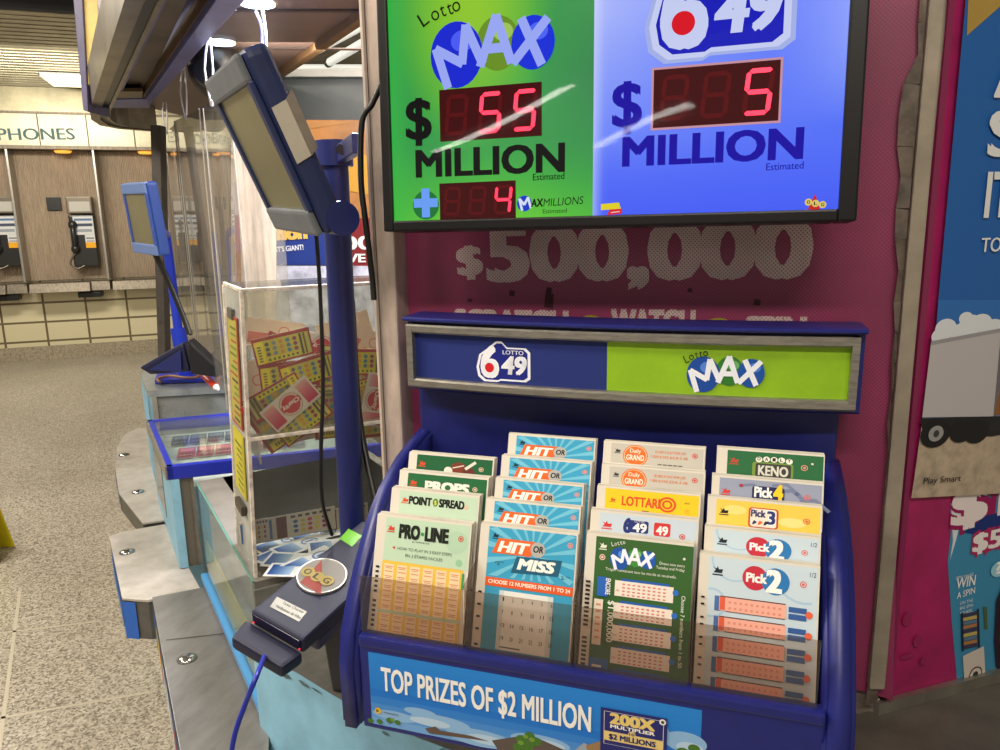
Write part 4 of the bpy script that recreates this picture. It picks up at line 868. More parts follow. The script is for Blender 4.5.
slab('access_cover', [(114, 91.5), (143, 91.5), (142, 98.5), (112, 98.5)], 1.883, .01, mat((112, 94, 66), .4, .3, noise=.2))
# rim: rounded band swept round the outside
outer = [(168, -80), (146, -40), (110, 0) if False else (124, 0), (107, 55), (90, 110), (91, 119), (100, 125), (118, 128.5), (150, 131)]
def rimband(name, off0, off1, z0, z1, m):
    pts = [atZ(x, y, 1.87) for x, y in outer]; cen = atZ(200, 60, 1.87); mb = MB(); rings = []
    for i, p_ in enumerate(pts):
        d = (pts[min(i+1, len(pts)-1)]-pts[max(i-1, 0)]); d.z = 0; d.normalize(); n = V3((-d.y, d.x, 0)); n = n if n.dot(cen-p_) > 0 else -n
        rings.append([p_+n*off0+V3((0, 0, z0-1.87)), p_+n*off0+V3((0, 0, z1-1.87)), p_+n*off1+V3((0, 0, z1-1.87)), p_+n*off1+V3((0, 0, z0-1.87))])
    mb.strip(rings, m, False); mb.poly(rings[0], m); mb.poly(rings[-1][::-1], m); return mb.build(name, cp)
rimband('rim_band', 0, .030, 1.868, 1.98, RIMS); rimband('dark_groove', .030, .052, 1.876, 1.97, DKB); rimband('inner_lip', .052, .062, 1.872, 1.97, RIMS)
# hanging lit sign edge outside the canopy
hp = atD(84, 60, 2.45); ls = thing('hanging_sign_box', 'tall cream sign box with violet edge hanging beyond the canopy rim', 'sign', hp)
def dq(pts, D): return [atD(x, y, D) for x, y in pts]
mb = MB(); mb.hexa(dq([(81, -25), (97, -25), (98, 30), (92, 80), (86, 88)], 2.50), HD*.12, mat((206, 176, 100), .5, emit=.35, noise=.08, scale=8)); mb.build('cream_panel', ls)
mb = MB(); mb.hexa(dq([(71, -25), (81, -25), (88, 112), (83, 110)], 2.49), HD*.14, mat((92, 88, 124), .4, noise=.1), .002); mb.build('edge_strip', ls)
mb = MB(); mb.hexa(dq([(97, -25), (114, -25), (105, 22), (99, 42)], 2.46), HD*.1, mat((176, 168, 178), .4, noise=.3, scale=25)); mb.build('white_panel', ls)
# corner column under the canopy
mb = MB(); c0 = atD(160, 200, 2.75); mb.hexa(dq([(150, 125), (160, 125), (167, 420), (160, 420)], 2.75), HD*.05, mat((66, 60, 56), .5, noise=.2, scale=20), .003); mb.build('canopy_column', label='slim dark grey column under the canopy beside the hanging clear sheets', cat='column')

# ------------------------------------------------------------------ kiosk interior
SOF = mat((112, 92, 84), .5, noise=.08, scale=5)
mb = MB(); zi = 1.96; mb.poly(Zp([(150, -150), (380, -150), (380, 8), (277, 76), (200, 120), (150, 108)], zi), SOF); mb.build('ceiling_1', kind='structure')
mb = MB(); 
for y0, y1 in ((9, 9), (47, 47)): mb.hexa(Zp([(200, y0), (372, y0+1), (372, y0+3), (200, y0+2)], zi-.001), (0, 0, -.002), mat((70, 56, 50), .6))
mb.build('trim_6', kind='structure')
mb = MB(); mb.hexa(Zp([(277, 77), (362, 17), (362, 26), (285, 77)], zi-.02), (0, 0, .06), BEAM, .003); mb.build('trim_7', kind='structure')
# opening with tubes above
mb = MB(); mb.poly(Zp([(200, 120), (380, 0), (420, 60), (420, 120)], 2.32), mat((120, 116, 110), .5, noise=.2, scale=6)); mb.build('ceiling_2', kind='structure')
for p0, p1, r, lb in (((330, 62), (375, 36), .018, 'pale fluorescent tube slanting in the ceiling opening beside the white post'), ((296, 68), (378, 68), .016, 'long pale fluorescent tube lying level along the ceiling opening'), ((305, 58), (368, 24), .012, 'bright thin fluorescent tube just behind the brown beam')):
    a, b = atZ(*p0, 2.2), atZ(*p1, 2.2); t = thing('fluorescent_tube', lb, 'light tube', (a+b)/2); mb = MB(); mb.cyl(a, b, r, mat((210, 212, 206), .4, emit=.75 if r < .03 else .35)); mb.build('tube', t)
    mb = MB(); d = (b-a).normalized(); mb.cyl(a-d*.03, a, r*1.1, BLACK); mb.build('end_cap', t)
DB = 2.55
mb = MB(); mb.hexa(dq([(230, 76), (420, 76), (420, 300), (230, 300)], DB+.1), HD*.04, mat((70, 76, 78), .5, noise=.12, scale=5)); mb.build('wall_inner', kind='structure')
mb = MB(); mb.hexa(dq([(258, 69), (420, 69), (420, 76.5), (258, 76.5)], DB+.05), HD*.04, mat((140, 140, 138), .4, .4)); mb.build('trim_8', kind='structure')
def board2(name, label, pts, D, c, draw=None, cat='poster'):
    q = dq(pts, D); t = Panel(q[3], R0, (0, 0, 1), -HD, eps=.001); t.mb.hexa(q, HD*.006, c if not isinstance(c, tuple) else P(c)); t.up(2)
    if draw: draw(t)
    return t.mb.build(name, label=label, cat=cat)
def d_or(t): t.ppoly([(300, 122), (352, 122), (330, 126), (300, 130)], (170, 122, 70)); t.ppoly([(340, 150), (420, 165), (420, 205), (345, 190)], (184, 136, 44))
board2('menu_poster', 'orange poster on the kiosk back wall behind the blue pole', [(300, 120), (420, 120), (420, 220), (300, 220)], DB, mat((160, 106, 46), .5, noise=.2, scale=5), d_or)
def d_red(t): t.ptext('100', (332, 250), (374, 249), 13, (226, 222, 214), .03); t.ptext('LIVE', (337, 262), (366, 262), 8, (226, 222, 214), .04)
board2('red_poster', 'dark red poster with white lettering low behind the blue pole', [(322, 219), (420, 217), (420, 266), (322, 266)], DB-.02, (120, 28, 28), d_red)
def d_bl(t): t.ptext('million', (255, 241), (308, 238), 13, (216, 176, 86), .07); t.ptext("IT'S GIANT!", (277, 252), (304, 249.5), 5, (214, 216, 226), .03)
board2('blue_poster', 'royal blue poster with gold lettering under the tilted display', [(240, 210), (326, 210), (326, 265), (240, 265)], DB-.03, (30, 52, 124), d_bl)
board2('back_counter', 'pale clutter shelf seen through the clear box top', [(235, 266), (420, 266), (420, 420), (235, 420)], DB-.2, mat((146, 146, 156), .5, noise=.5, scale=9), None, 'shelf')
board2('wood_panel', 'pale wood grain panel behind the hanging clear sheets and tilted display', [(231, 70), (276, 70), (276, 330), (231, 330)], 2.3, mat((186, 172, 156), .5, noise=.2, scale=9, streak=(7, 7, .5)), None, 'panel')
board2('orange_strip', 'narrow orange brown upright strip behind the hanging clear sheets', [(235, 215), (239, 215), (242, 330), (238, 330)], 2.25, (150, 84, 44), None, 'strip')
# dark round speaker and lamps under the canopy
c0 = atD(216, 68, 2.2); t = thing('dome_speaker', 'round black speaker hanging under the kiosk ceiling behind the display', 'speaker', c0)
mb = MB(); mb.ell(c0, (.075, .075, .085), mat((38, 34, 32), .4)); mb.build('shell', t); mb = MB(); mb.cyl(c0-HD*.075+V3((0, 0, -.02)), c0-HD*.03+V3((0, 0, -.02)), .035, BLACK, .05); mb.build('cone', t)
mb = MB(); mb.cyl(c0+V3((0, 0, .07)), c0+V3((0, 0, .2)), .02, BLACK); mb.build('bracket', t)
for px, py, D, lb in ((258, 3, 1.75, 'round ceiling spotlight with a string above the big tilted display'), (221, 42, 2.1, 'small round spotlight glowing beside the black dome speaker'), (188, 70, 2.6, 'farthest small spotlight under the kiosk canopy beam')):
    c0 = atD(px, py, D); t = thing('spotlight', lb, 'spotlight', c0, None)
    mb = MB(); mb.cyl(c0, c0+V3((0, 0, .09)), .042, mat((150, 124, 76), .4), .03); mb.build('housing', t)
    mb = MB(); mb.cyl(c0-V3((0, 0, .004)), c0, .036, mat((210, 232, 255), .4, emit=5)); mb.build('lens', t)
# hanging clear sheets with strings
SHEET = clear('hanging_clear_sheet', (236, 230, 222), .26, .03, .6)
s0 = atD(229, 250, 1.72); sd = V3((-.70, .714, 0))
def on_sheet(px, py): return onpl(px, py, s0, V3((.714, .70, 0)))
for i, (x0, x1, y0, y1, lb) in enumerate(((199, 229, 108, 93, 'clear hanging sheet nearest the big display, hung by two white strings'), (174, 203, 121, 108, 'clear hanging sheet in the middle of the row by the counter'), (160, 176, 139, 122, 'clear hanging sheet farthest along the counter beside the dark column'))):
    a, b = on_sheet(x0, y0), on_sheet(x1, y1); zt2 = max(a.z, b.z); zb2 = .99 if i == 0 else 1.03
    t = thing('clear_sheet', lb, 'clear sheet', V3(((a.x+b.x)/2, (a.y+b.y)/2, zb2)), 'clear sheets hanging along the counter')
    mb = MB(); rings = []
    for j in range(9):
        f = j/8; q = a.lerp(b, f); wv = .003*math.sin(f*6.3+i); n = V3((.714, .70, 0)); rings.append([V3((q.x, q.y, zb2))+n*wv, V3((q.x, q.y, q.z))+n*wv*.3])
    mb.strip(rings, SHEET, True, False); mb.build('sheet', t)
    STR = mat((224, 224, 230), .6)
    for q in (a, b): mb = MB(); mb.cyl(V3((q.x, q.y, zb2)), q, .0016, mat((160, 154, 146), .3), n=6); mb.build('hem', t)
    for f in (.5,):
        q = a.lerp(b, f); mb = MB(); mb.tube([q+V3((0, 0, -.01)), q+V3((.01, 0, .07)), q+V3((0, .012, .15))], .0025, STR, 6, 3); mb.tube([q+V3((0, .012, .15)), q+V3((-.012, 0, .07)), q+V3((-.002, 0, -.01))], .0025, STR, 6, 3); mb.build('string', t)
# strip sheet to the right, hung from the spotlight
a, b = atD(232, 112, 1.95), atD(278, 150, 1.85); zb2 = 1.25; mb = MB(); rings = []
for j in range(10):
    f = j/9; q = a.lerp(b, f); wv = HD*.012*math.sin(f*9); rings.append([V3((q.x, q.y, zb2))+wv, V3((q.x, q.y, q.z+.1))+wv*.5])
mb.strip(rings, SHEET, True, False); mb.build('clear_sheet', label='pinkish clear sheet hanging between the big display and the pale wood panel', cat='clear sheet', group='clear sheets hanging along the counter')
mb = MB(); a = atD(256, 12, 1.75); mb.tube([a, atD(262, 30, 1.7), atD(261, 60, 1.68)], .0035, STR, 6); mb.tube([atD(262, 8, 1.75), atD(265, 30, 1.7), atD(266, 60, 1.68)], .0035, STR, 6); mb.build('white_string', label='doubled white string hanging down from the round spotlight', cat='string')
# ------------------------------------------------------------------ kiosk counters
LB = mat((126, 174, 200), .5, noise=.08, scale=9); LBD = mat((96, 150, 176), .5, noise=.2, scale=14)
GREYT = mat((128, 124, 118), .42, .3, noise=.12, scale=12)
def down(p, z): return V3((p.x, p.y, z))
# rounded light blue pedestal under the holder
edge = [(252, 640), (270, 660), (296, 672), (325, 690), (352, 706), (385, 724), (420, 738), (452, 750), (520, 772), (620, 800), (760, 815), (900, 820)]
zp = .825; E0 = [atZ(x, y, zp) for x, y in edge]; E0 = [q for q in E0 if q.x < .09]
# continue back to the wall on both ends
back = [V3((.105, E0[-1].y, zp)), V3((.105, .83, zp)), V3((-.43, .83, zp)), V3((-.50, .95, zp)), V3((-.60, 1.0, zp)), V3((-.70, .99, zp))]
ped = thing('kiosk_pedestal', 'rounded light blue counter base with worn paint beneath the holder and scanner', 'counter', V3((-.3, .7, 0)))
mb = MB(); rings = []
for i, q in enumerate(E0): rings.append([down(q, 0), down(q, zp-.006), q+V3((0, .003, 0))])
mb.strip(rings, LB, True, False); mb.build('curved_front', ped)
mb = MB(); mb.poly(E0+back, mat((86, 84, 80), .5, noise=.25, scale=10)); mb.build('top', ped)
rr = random.Random(5)
mb = MB()
for i in range(9):
    mb = MB(); k = 1+i % 7; q = E0[k].lerp(E0[k+1], rr.random()); d = (E0[k+1]-E0[k]).normalized(); n = V3((d.y, -d.x, 0)); w = rr.uniform(.005, .016); h = rr.uniform(.002, .006); z = zp-rr.uniform(.004, .014)
    c = V3((q.x, q.y, z))+n*.0012; mb.poly([c-d*w, c-d*w*.3-V3((0, 0, h)), c+d*w-V3((0, 0, h*.4)), c+d*w*.6+V3((0, 0, h*.5)), c-d*w*.4+V3((0, 0, h*.7))], mat((82, 104, 110), .7, noise=.3, scale=90)); mb.build('paint_chip', ped)['label'] = 'worn grey chip in the blue paint'
# grey counter to the right under the poster board
ct = thing('side_counter', 'dull grey counter top running under the magenta poster board', 'counter', V3((.5, .7, 0)))
zz = RP.z-.012; A = V3((RP.x, RP.y, zz))
tp = [V3((.117, .56, zz)), V3((.9, .56, zz)), V3((.9, 1.75, zz)), A+RU*.9-RN*.1, A-RU*.06-RN*.1]; tp = [V3((.117, .56, zz)), V3((1.3, .56, zz)), V3((1.3, 1.8, zz)), V3((A.x+RU.x*1.2, A.y+RU.y*1.2, zz)), V3((.155, .855, zz)), V3((.117, .845, zz))]
mb = MB(); mb.hexa(tp, (0, 0, -.035), mat((92, 88, 82), .5, noise=.14, scale=12)); mb.build('counter_top', ct)
mb = MB(); mb.hexa([down(q, .92) for q in (V3((.14, .60, 0)), V3((1.25, .60, 0)), V3((1.25, 1.95, 0)), V3((.16, .84, 0)))], (0, 0, -.915), LB); mb.build('base', ct)

# glass fronted low counter beside the scanner
zc2 = .92; g0, g1 = atZ(195, 482, zc2), atZ(252, 583, zc2); gd = (g1-g0).normalized(); gn = V3((-gd.y, gd.x, 0)); gn = gn if gn.y > 0 else -gn
gin = gn*.42
low = thing('glass_counter', 'low glass fronted counter with grey top between the blue showcase and the scanner', 'counter', down((g0+g1)/2+gin*.5, 0))
mb = MB(); mb.hexa([g0+gn*.004, g1+gn*.004, g1+gn*.42, g0+gn*.42], (0, 0, -.012), GREYT); mb.build('top', low)
mb = MB(); mb.hexa([g0+gn*.06, g1+gn*.06, down(g1, .68)+gn*.06, down(g0, .68)+gn*.06], gn*.34, mat((118, 122, 112), .5, noise=.2, scale=8)); mb.build('cabinet', low)
mb = MB(); mb.hexa([g0, g1, down(g1, .69), down(g0, .69)], gn*.005, GLASS); mb.build('glass_front', low)
mb = MB(); mb.hexa([g0+V3((0, 0, .002)), g1+V3((0, 0, .002)), g1, g0], gn*.004, mat((84, 128, 118), .2)); mb.build('glass_edge', low)
mb = MB(); YP = mat((214, 198, 104), .6, noise=.14, scale=16)
mb.hexa([down(g0, .775)+gn*.009, down(g1, .775)+gn*.009, down(g1, .69)+gn*.009, down(g0, .69)+gn*.009], gn*.004, YP); mb.build('paper_strip', low)['label'] = 'pale yellow paper strip behind the glass'
mb = MB(); mb.hexa([down(g0, .695)-gn*.008, down(g1, .695)-gn*.008, down(g1, .680)-gn*.008, down(g0, .680)-gn*.008], gn*.012, mat((64, 140, 206), .45)); mb.build('blue_rail', low)
mb = MB(); mb.hexa([down(g1, zc2-.012)+gn*.001, down(g1, .58)+gn*.001, down(g1, .58)+gn*.42, down(g1, zc2-.012)+gn*.42], gd*.006, mat((108, 108, 102), .5, noise=.2, scale=12)); mb.build('end_plate', low)
mb = MB(); mb.hexa([down(g0, .58)+gn*.003, down(g1, .58)+gn*.003, down(g1, 0)+gn*.003, down(g0, 0)+gn*.003], gn*.4, LB); mb.build('kick_base', low)

# blue framed showcase
zt3 = .93; tA, tB, tC = atZ(165, 467, zt3), atZ(146, 420, zt3), atZ(382, 444, zt3); tD = tB+(tC-tA)
ex, ey = (tC-tA), (tB-tA); exn, eyn = ex.normalized(), ey.normalized()
sc = thing('ticket_showcase', 'counter showcase with bright blue frame and glass top full of tickets', 'showcase', down((tA+tC+tB+tD)/4, 0))
FB = mat((26, 40, 160), .35); fh = .034
def bar(a, b, off, w, h, m, name, par): mb = MB(); mb.hexa([a, b, b+off*w, a+off*w], (0, 0, -h), m, .002); return mb.build(name, par)
bar(tA, tC, eyn, .018, fh, FB, 'frame_bar', sc); bar(tB-eyn*.018, tD-eyn*.018, eyn, .018, fh, FB, 'frame_bar', sc); bar(tA, tB, exn, .018, fh, FB, 'frame_bar', sc)
mb = MB(); mb.hexa([tA+V3((0, 0, .001))-exn*.001, tB+V3((0, 0, .001))-exn*.001, tB+exn*.004+V3((0, 0, .001)), tA+exn*.004+V3((0, 0, .001))], (0, 0, -fh-.001), SILVER); mb.build('steel_edge', sc)
mb = MB(); mb.hexa([q-V3((0, 0, .003)) for q in (tA+exn*.014+eyn*.014, tC+eyn*.014, tD-eyn*.014, tB+exn*.014-eyn*.014)], (0, 0, -.005), GLASS); mb.build('glass_top', sc)
mb = MB(); mb.hexa([q-V3((0, 0, .05)) for q in (tA+exn*.01+eyn*.01, tC+eyn*.01, tD-eyn*.01, tB+exn*.01-eyn*.01)], (0, 0, -.01), mat((222, 220, 214), .5)); mb.build('display_floor', sc)
mb = MB(); mb.hexa([down(tA, .896)+exn*.008, down(tB, .896)+exn*.008, down(tB, .667)+exn*.008, down(tA, .667)+exn*.008], exn*.02, LB); mb.build('blue_side', sc)
mb = MB(); mb.hexa([down(tA, .896)+eyn*.008+exn*.03, down(tA, .896)+exn*.06+eyn*.008, down(tA, .667)+exn*.06+eyn*.008, down(tA, .667)+eyn*.008+exn*.03], eyn*.02, mat((104, 98, 88), .5, noise=.2, scale=10)); mb.build('front_panel', sc)
mb = MB(); mb.hexa([down(tA, .896)+exn*.01+eyn*.01, down(tA, .896)+exn*.05+eyn*.01, down(tA, .667)+exn*.05+eyn*.01, down(tA, .667)+exn*.01+eyn*.01], -eyn*.004, mat((92, 88, 78), .5)); mb.build('corner_post', sc)
wnd = [down(tA.lerp(tB, f), z)+exn*.0065 for f, z in ((.45, .86), (.92, .86), (.92, .72), (.45, .72))]
mb = MB(); mb.hexa(wnd, exn*.002, mat((70, 76, 74), .15)); mb.build('side_window', sc)
# far showcase with steel top
fz = 1.0; fA, fB, fC = atZ(147, 391, fz), atZ(140, 372, fz), atZ(236, 386, fz); fD = fB+(fC-fA); fx, fy = (fC-fA).normalized(), (fB-fA).normalized()
fs = thing('glass_cabinet', 'steel topped glass cabinet carrying the small display pole at the far counter end', 'cabinet', down((fA+fD)/2, 0))
mb = MB(); mb.hexa([fA, fC, fD, fB], (0, 0, -.02), mat((152, 160, 164), .3, .5, noise=.1)); mb.build('steel_top', fs)
mb = MB(); mb.hexa([down(fA, .98)+fy*.01, down(fC, .98)+fy*.01, down(fC, .80)+fy*.01, down(fA, .80)+fy*.01], fy*.006, clear('cabinet_glass', (190, 206, 208), .25, .03)); mb.build('front_glass', fs)
mb = MB(); mb.hexa([down(fA, .98)+fy*.16, down(fC, .98)+fy*.16, down(fC, .80)+fy*.16, down(fA, .80)+fy*.16], fy*.01, mat((160, 160, 146), .5, noise=.3, scale=10)); mb.build('inner_back', fs)
mb = MB(); mb.hexa([down(fA, .98), down(fA, .98)+fx*.025, down(fA, .5)+fx*.025, down(fA, .5)], fy*.02, STEEL); mb.build('corner_post', fs)
mb = MB(); mb.hexa([down(fA, .80)+fy*.005, down(fC, .80)+fy*.005, down(fC, 0)+fy*.005, down(fA, 0)+fy*.005], fy*.2, LB); mb.build('base', fs)
mb = MB(); mb.hexa([down(fA, .98), down(fB, .98), down(fB, .6), down(fA, .6)], fx*.01, LB); mb.build('side_panel', fs)

# steel parcel shelves along the counter foot
zl = .665; SHF = mat((138, 136, 134), .36, .5, noise=.12, scale=6, streak=(3, 1, 1)); SHL = mat((178, 172, 165), .4, .25, noise=.14, scale=8)
def bolt(px, py, par, zl, r=.017):
    c0 = atZ(px, py, zl); mb = MB(); mb.ell(c0+V3((0, 0, .001)), (r, r, .006), mat((190, 190, 190), .15, .95), None, 18); mb.cyl(c0, c0+V3((0, 0, .002)), r*1.12, mat((120, 118, 114), .3, .7)); mb.build('round_bolt', par)
def shelf(label, pts, bolts, m, front, th=.10, zl=.665):
    q = Zp(pts, zl); c = sum(q, V3())/len(q); t = thing('parcel_shelf', label, 'shelf', down(c, zl-th), 'steel parcel shelves along the kiosk foot')
    mb = MB(); mb.hexa(q, (0, 0, -.006), m, .001); mb.build('steel_top', t)
    mb = MB(); mb.hexa([V3((z.x, z.y, zl-.006))+(c-z)*.02*V3((1, 1, 0)) if False else V3((z.x+(c.x-z.x)*.015, z.y+(c.y-z.y)*.015, zl-.006)) for z in q], (0, 0, -th+.006), DKGREY); mb.build('body', t)
    for b_ in bolts: bolt(*b_, t, zl)
    for (i, j, cl) in front:
        a, b = q[i], q[j]; d = (b-a).normalized(); n = V3((d.y, -d.x, 0)); n = n if n.dot(c-a) < 0 else -n
        p = Panel(V3((a.x, a.y, zl-th)), d, (0, 0, 1), n, eps=.001); L_ = (b-a).length; p.rect(0, 0, L_, th-.008, cl[0]); p.up()
        rr = random.Random(i*3+j); x = .02
        while x < L_-.03 and len(cl) > 1:
            w = rr.uniform(.02, .07); cc = cl[1+rr.randrange(len(cl)-1)]; p.poly([(x, .012), (min(L_, x+w), .012), (min(L_, x+w*.9), th-.02), (x+w*.1, th-.02)], cc); x += w+rr.uniform(.005, .03)
        p.mb.build('printed_edge', t)
AD = ((56, 110, 180), (206, 210, 216), (196, 60, 70), (60, 120, 190), (170, 200, 220))
shelf('rounded steel shelf farthest along the kiosk foot with two bolts', [(143, 523), (119, 493), (115, 468), (117, 447), (125, 434), (137, 428), (146, 428), (178, 518)], ((124, 455), (138, 492)), SHL, ((1, 2, AD), (2, 3, AD)), .06)
shelf('separate steel block shelf with a blue end, between the rounded shelf and the long shelf', [(122, 598), (111, 545), (109, 536), (124, 531), (165, 524), (200, 588), (148, 600), (135, 599.2)], ((127, 552),), SHL, ((0, 1, ((40, 100, 190), (60, 120, 200))), (7, 0, ((50, 100, 190),))), .10)
shelf('long dark steel shelf nearest the camera below the pale yellow paper', [(152, 597), (204, 587), (270, 722), (262, 860), (225, 860), (180, 750)], ((187, 659),), SHF, ((0, 5, ((90, 110, 150), (190, 196, 206), (190, 60, 60), (60, 110, 180), (206, 206, 210), (220, 200, 60))),), .12, .666)
mb = MB(); a, b = atZ(166, 640, .6668), atZ(228, 633, .6668); d = (b-a).normalized(); n = V3((-d.y, d.x, 0))*.0018; mb.poly([a-n, b-n, b+n, a+n], mat((70, 68, 66), .6)); mb.build('trim_9', kind='structure')

# ------------------------------------------------------------------ display terminals on poles
def eul(y, p_, r): return Matrix.Rotation(y, 3, 'Z') @ Matrix.Rotation(p_, 3, 'X') @ Matrix.Rotation(r, 3, 'Y')
NAVY = mat((30, 42, 84), .4, noise=.06, scale=30, bump=.05); GRIM = mat((98, 102, 110), .5, noise=.06, scale=30); OLIVE = mat((112, 108, 84), .22, .1, noise=.06, scale=6)
def head(t, c, rot, w, h, d, rim_m, body_m, k=1.0):
    c = V3(c); L = lambda x, y, z: c+rot @ V3((x, y, z))
    mb = MB(); mb.box(c, (w, d, h), body_m, rot, .010, 3); mb.build('casing', t)
    # raised rim around the screen, rounded ends top and bottom
    f = -d/2
    mb = MB()
    for s_ in (-1, 1):
        mb = MB(); mb.hexa([L(-w/2+.004, f, s_*h/2-s_*.002), L(w/2-.004, f, s_*h/2-s_*.002), L(w/2-.004, f, s_*(h/2-.032)), L(-w/2+.004, f, s_*(h/2-.032))], rot @ V3((0, -.008, 0)), rim_m, .004); mb.build('rim', t)
    mb = MB()
    for s_ in (-1, 1): mb = MB(); mb.hexa([L(s_*(w/2-.002), f, -h/2+.03), L(s_*(w/2-.002), f, h/2-.03), L(s_*(w/2-.018), f, h/2-.03), L(s_*(w/2-.018), f, -h/2+.03)], rot @ V3((0, -.006, 0)), body_m, .002); mb.build('side_rim', t)
    mb = MB(); mb.hexa([L(-w/2+.016, f, -h/2+.031), L(w/2-.016, f, -h/2+.031), L(w/2-.016, f, h/2-.031), L(-w/2+.016, f, h/2-.031)], rot @ V3((0, -.0025, 0)), OLIVE); mb.build('screen', t)
    return L
PB = mat((27, 35, 96), .35, noise=.06, scale=20); BB = mat((28, 52, 176), .35)
rot1 = eul(-.7825, .3911, .0349); hc = V3((-.5333, .8016, 1.5844)); w1, h1, d1 = .2259, .2012, .0295
pt1 = V3((-.492, .893, 0)); 
T1 = thing('ticket_display', 'large tilted navy ticket display on a blue pole beside the white post', 'display terminal', V3((pt1.x, pt1.y, .83)))
L1 = head(T1, hc, rot1, w1, h1, d1, GRIM, NAVY)
ptop = atD(343, 141, 1.0); pbot = V3((-.497, .893, .845)); pq = atD(341, 330, 1.12); ptop = V3((pq.x+.006, pq.y, atD(338, 141, 1.12).z)); pbot = V3((pq.x-.003, pq.y, .83))
mb = MB(); mb.cyl(pbot, ptop, .0196, PB, n=28); mb.build('pole', T1)
mb = MB(); mb.cyl(ptop-V3((0, 0, .035)), ptop+V3((0, 0, .0)), .0265, PB, n=28); mb.hexa([ptop+V3((.010, -.014, -.032)), ptop+V3((.110, -.150, -.032)), ptop+V3((.110, -.150, -.008)), ptop+V3((.010, -.014, -.008))], (.008, .012, 0), PB, .002); mb.build('clamp', T1)
mb = MB(); q = ptop+V3((.056, -.074, -.02)); mb.cyl(q, q+V3((0, -.008, 0)), .0065, mat((60, 52, 46), .4, .6)); mb.build('clamp_bolt', T1)
mb = MB(); lo = L1(w1/2-.012, d1/2, -h1/2+.006); mb.cyl(lo+rot1 @ V3((-.03, -.004, .004)), lo+rot1 @ V3((.0135, -.004, .004)), .019, PB, n=24); mb.cyl(lo+V3((0, .01, 0)), V3((pq.x, pq.y, lo.z)), .012, PB); mb.build('hinge', T1)
# notice cards taped on its side
cx_ = w1/2+.0006; CARD = mat((186, 178, 164), .6, noise=.05, scale=20)
mb = MB(); mb.hexa([L1(cx_, -d1/2+.004, -.020), L1(cx_, -d1/2+.004, .040), L1(cx_, d1/2-.006, .043), L1(cx_, d1/2-.006, -.017)], rot1 @ V3((.0015, 0, 0)), CARD); mb.build('notice_card', label='beige card taped on the side of the large tilted display', cat='card')
mb = MB(); mb.hexa([L1(cx_+.002, d1/2-.008, -.017), L1(cx_+.002, d1/2-.008, .043), L1(cx_+.005, d1/2+.001, .050), L1(cx_+.005, d1/2+.001, -.012)], rot1 @ V3((.0012, 0, 0)), mat((120, 110, 100), .5, noise=.2)); mb.build('notice_card', label='darker curled card overlapping the beige card on the large display', cat='card')
# small far terminal
rot2 = eul(-.5509, .0814, .0222); hc2 = V3((-1.6149, 1.7687, 1.5117)); pb2 = atZ(187, 378, 1.0)
T2 = thing('ticket_display', 'small blue ticket display on a pole over the far steel cabinet', 'display terminal', pb2)
BLU2 = mat((46, 74, 150), .4); L2 = head(T2, hc2, rot2, .226, .2012, .0295, mat((92, 116, 168), .45), BLU2)
ptb = V3((pb2.x, pb2.y, 0)); t2 = atD(166, 235, pb2.dot(HD)); m2 = atD(178, 328, pb2.dot(HD))
mb = MB(); mb.cyl(V3((m2.x, m2.y, m2.z)), t2, .014, BB); mb.cyl(pb2+V3((0, 0, .01)), m2+V3((0, 0, .0)), .024, BB); mb.cyl(L2(.09, 0, -.03), t2, .014, BB); mb.build('pole', T2)
mb = MB(); q = [atZ(x, y, 1.002) for x, y in ((155, 384), (214, 382), (205, 373), (158, 375))]; mb.hexa(q, (0, 0, .012), FB, .002); mb.build('base_plate', T2)
mb = MB()
for o_ in (0, .012, -.01): mb.tube([L2(.02+o_, 0, -.10), L2(.03+o_, .02, -.18), L2(.07+o_, .03, -.28), L2(.10+o_, .03, -.33)], .005, CABLE, 6, 4)
mb.build('cable', T2)
# dark blue tablet cradle lying against the far pole
q = atZ(160, 368, 1.02); t = thing('slip_tray', 'dark navy plastic tray leaning behind the small display pole', 'tray', q)
A = dq([(138, 368), (183, 342), (190, 372), (150, 375)], 2.22); mb = MB(); mb.hexa(A, HD*.05, mat((22, 26, 58), .35), .01); mb.build('shell', t)
A = dq([(150, 370), (181, 350), (182, 372)], 2.215); mb = MB(); mb.hexa(A, -HD*.004, mat((30, 38, 92), .35), .001); mb.build('inner_face', t)
A = dq([(188, 340), (218, 368), (219, 378), (190, 374)], 2.2); mb = MB(); mb.hexa(A, HD*.05, mat((24, 24, 30), .35), .006); mb.build('printer_box', label='black wedge shaped box behind the small display pole', cat='box')
mb = MB(); mb.tube([atZ(*q, 1.016) for q in ((160, 382), (158, 379), (170, 376), (186, 378), (198, 377), (196, 373))], .005, mat((130, 90, 40), .5), 6); mb.build('brown_cable', label='brown cable looped on the base plate of the small display', cat='cable')
a, b = atZ(204, 376, 1.03), atZ(216, 387, 1.01); mb = MB(); mb.cyl(a, b, .010, mat((206, 60, 40), .4)); d = (b-a).normalized(); mb.cyl(b, b+d*.02, .010, mat((230, 226, 220), .4), .004); mb.build('marker_pen', label='red marker pen with white tip lying on the far steel cabinet', cat='pen')

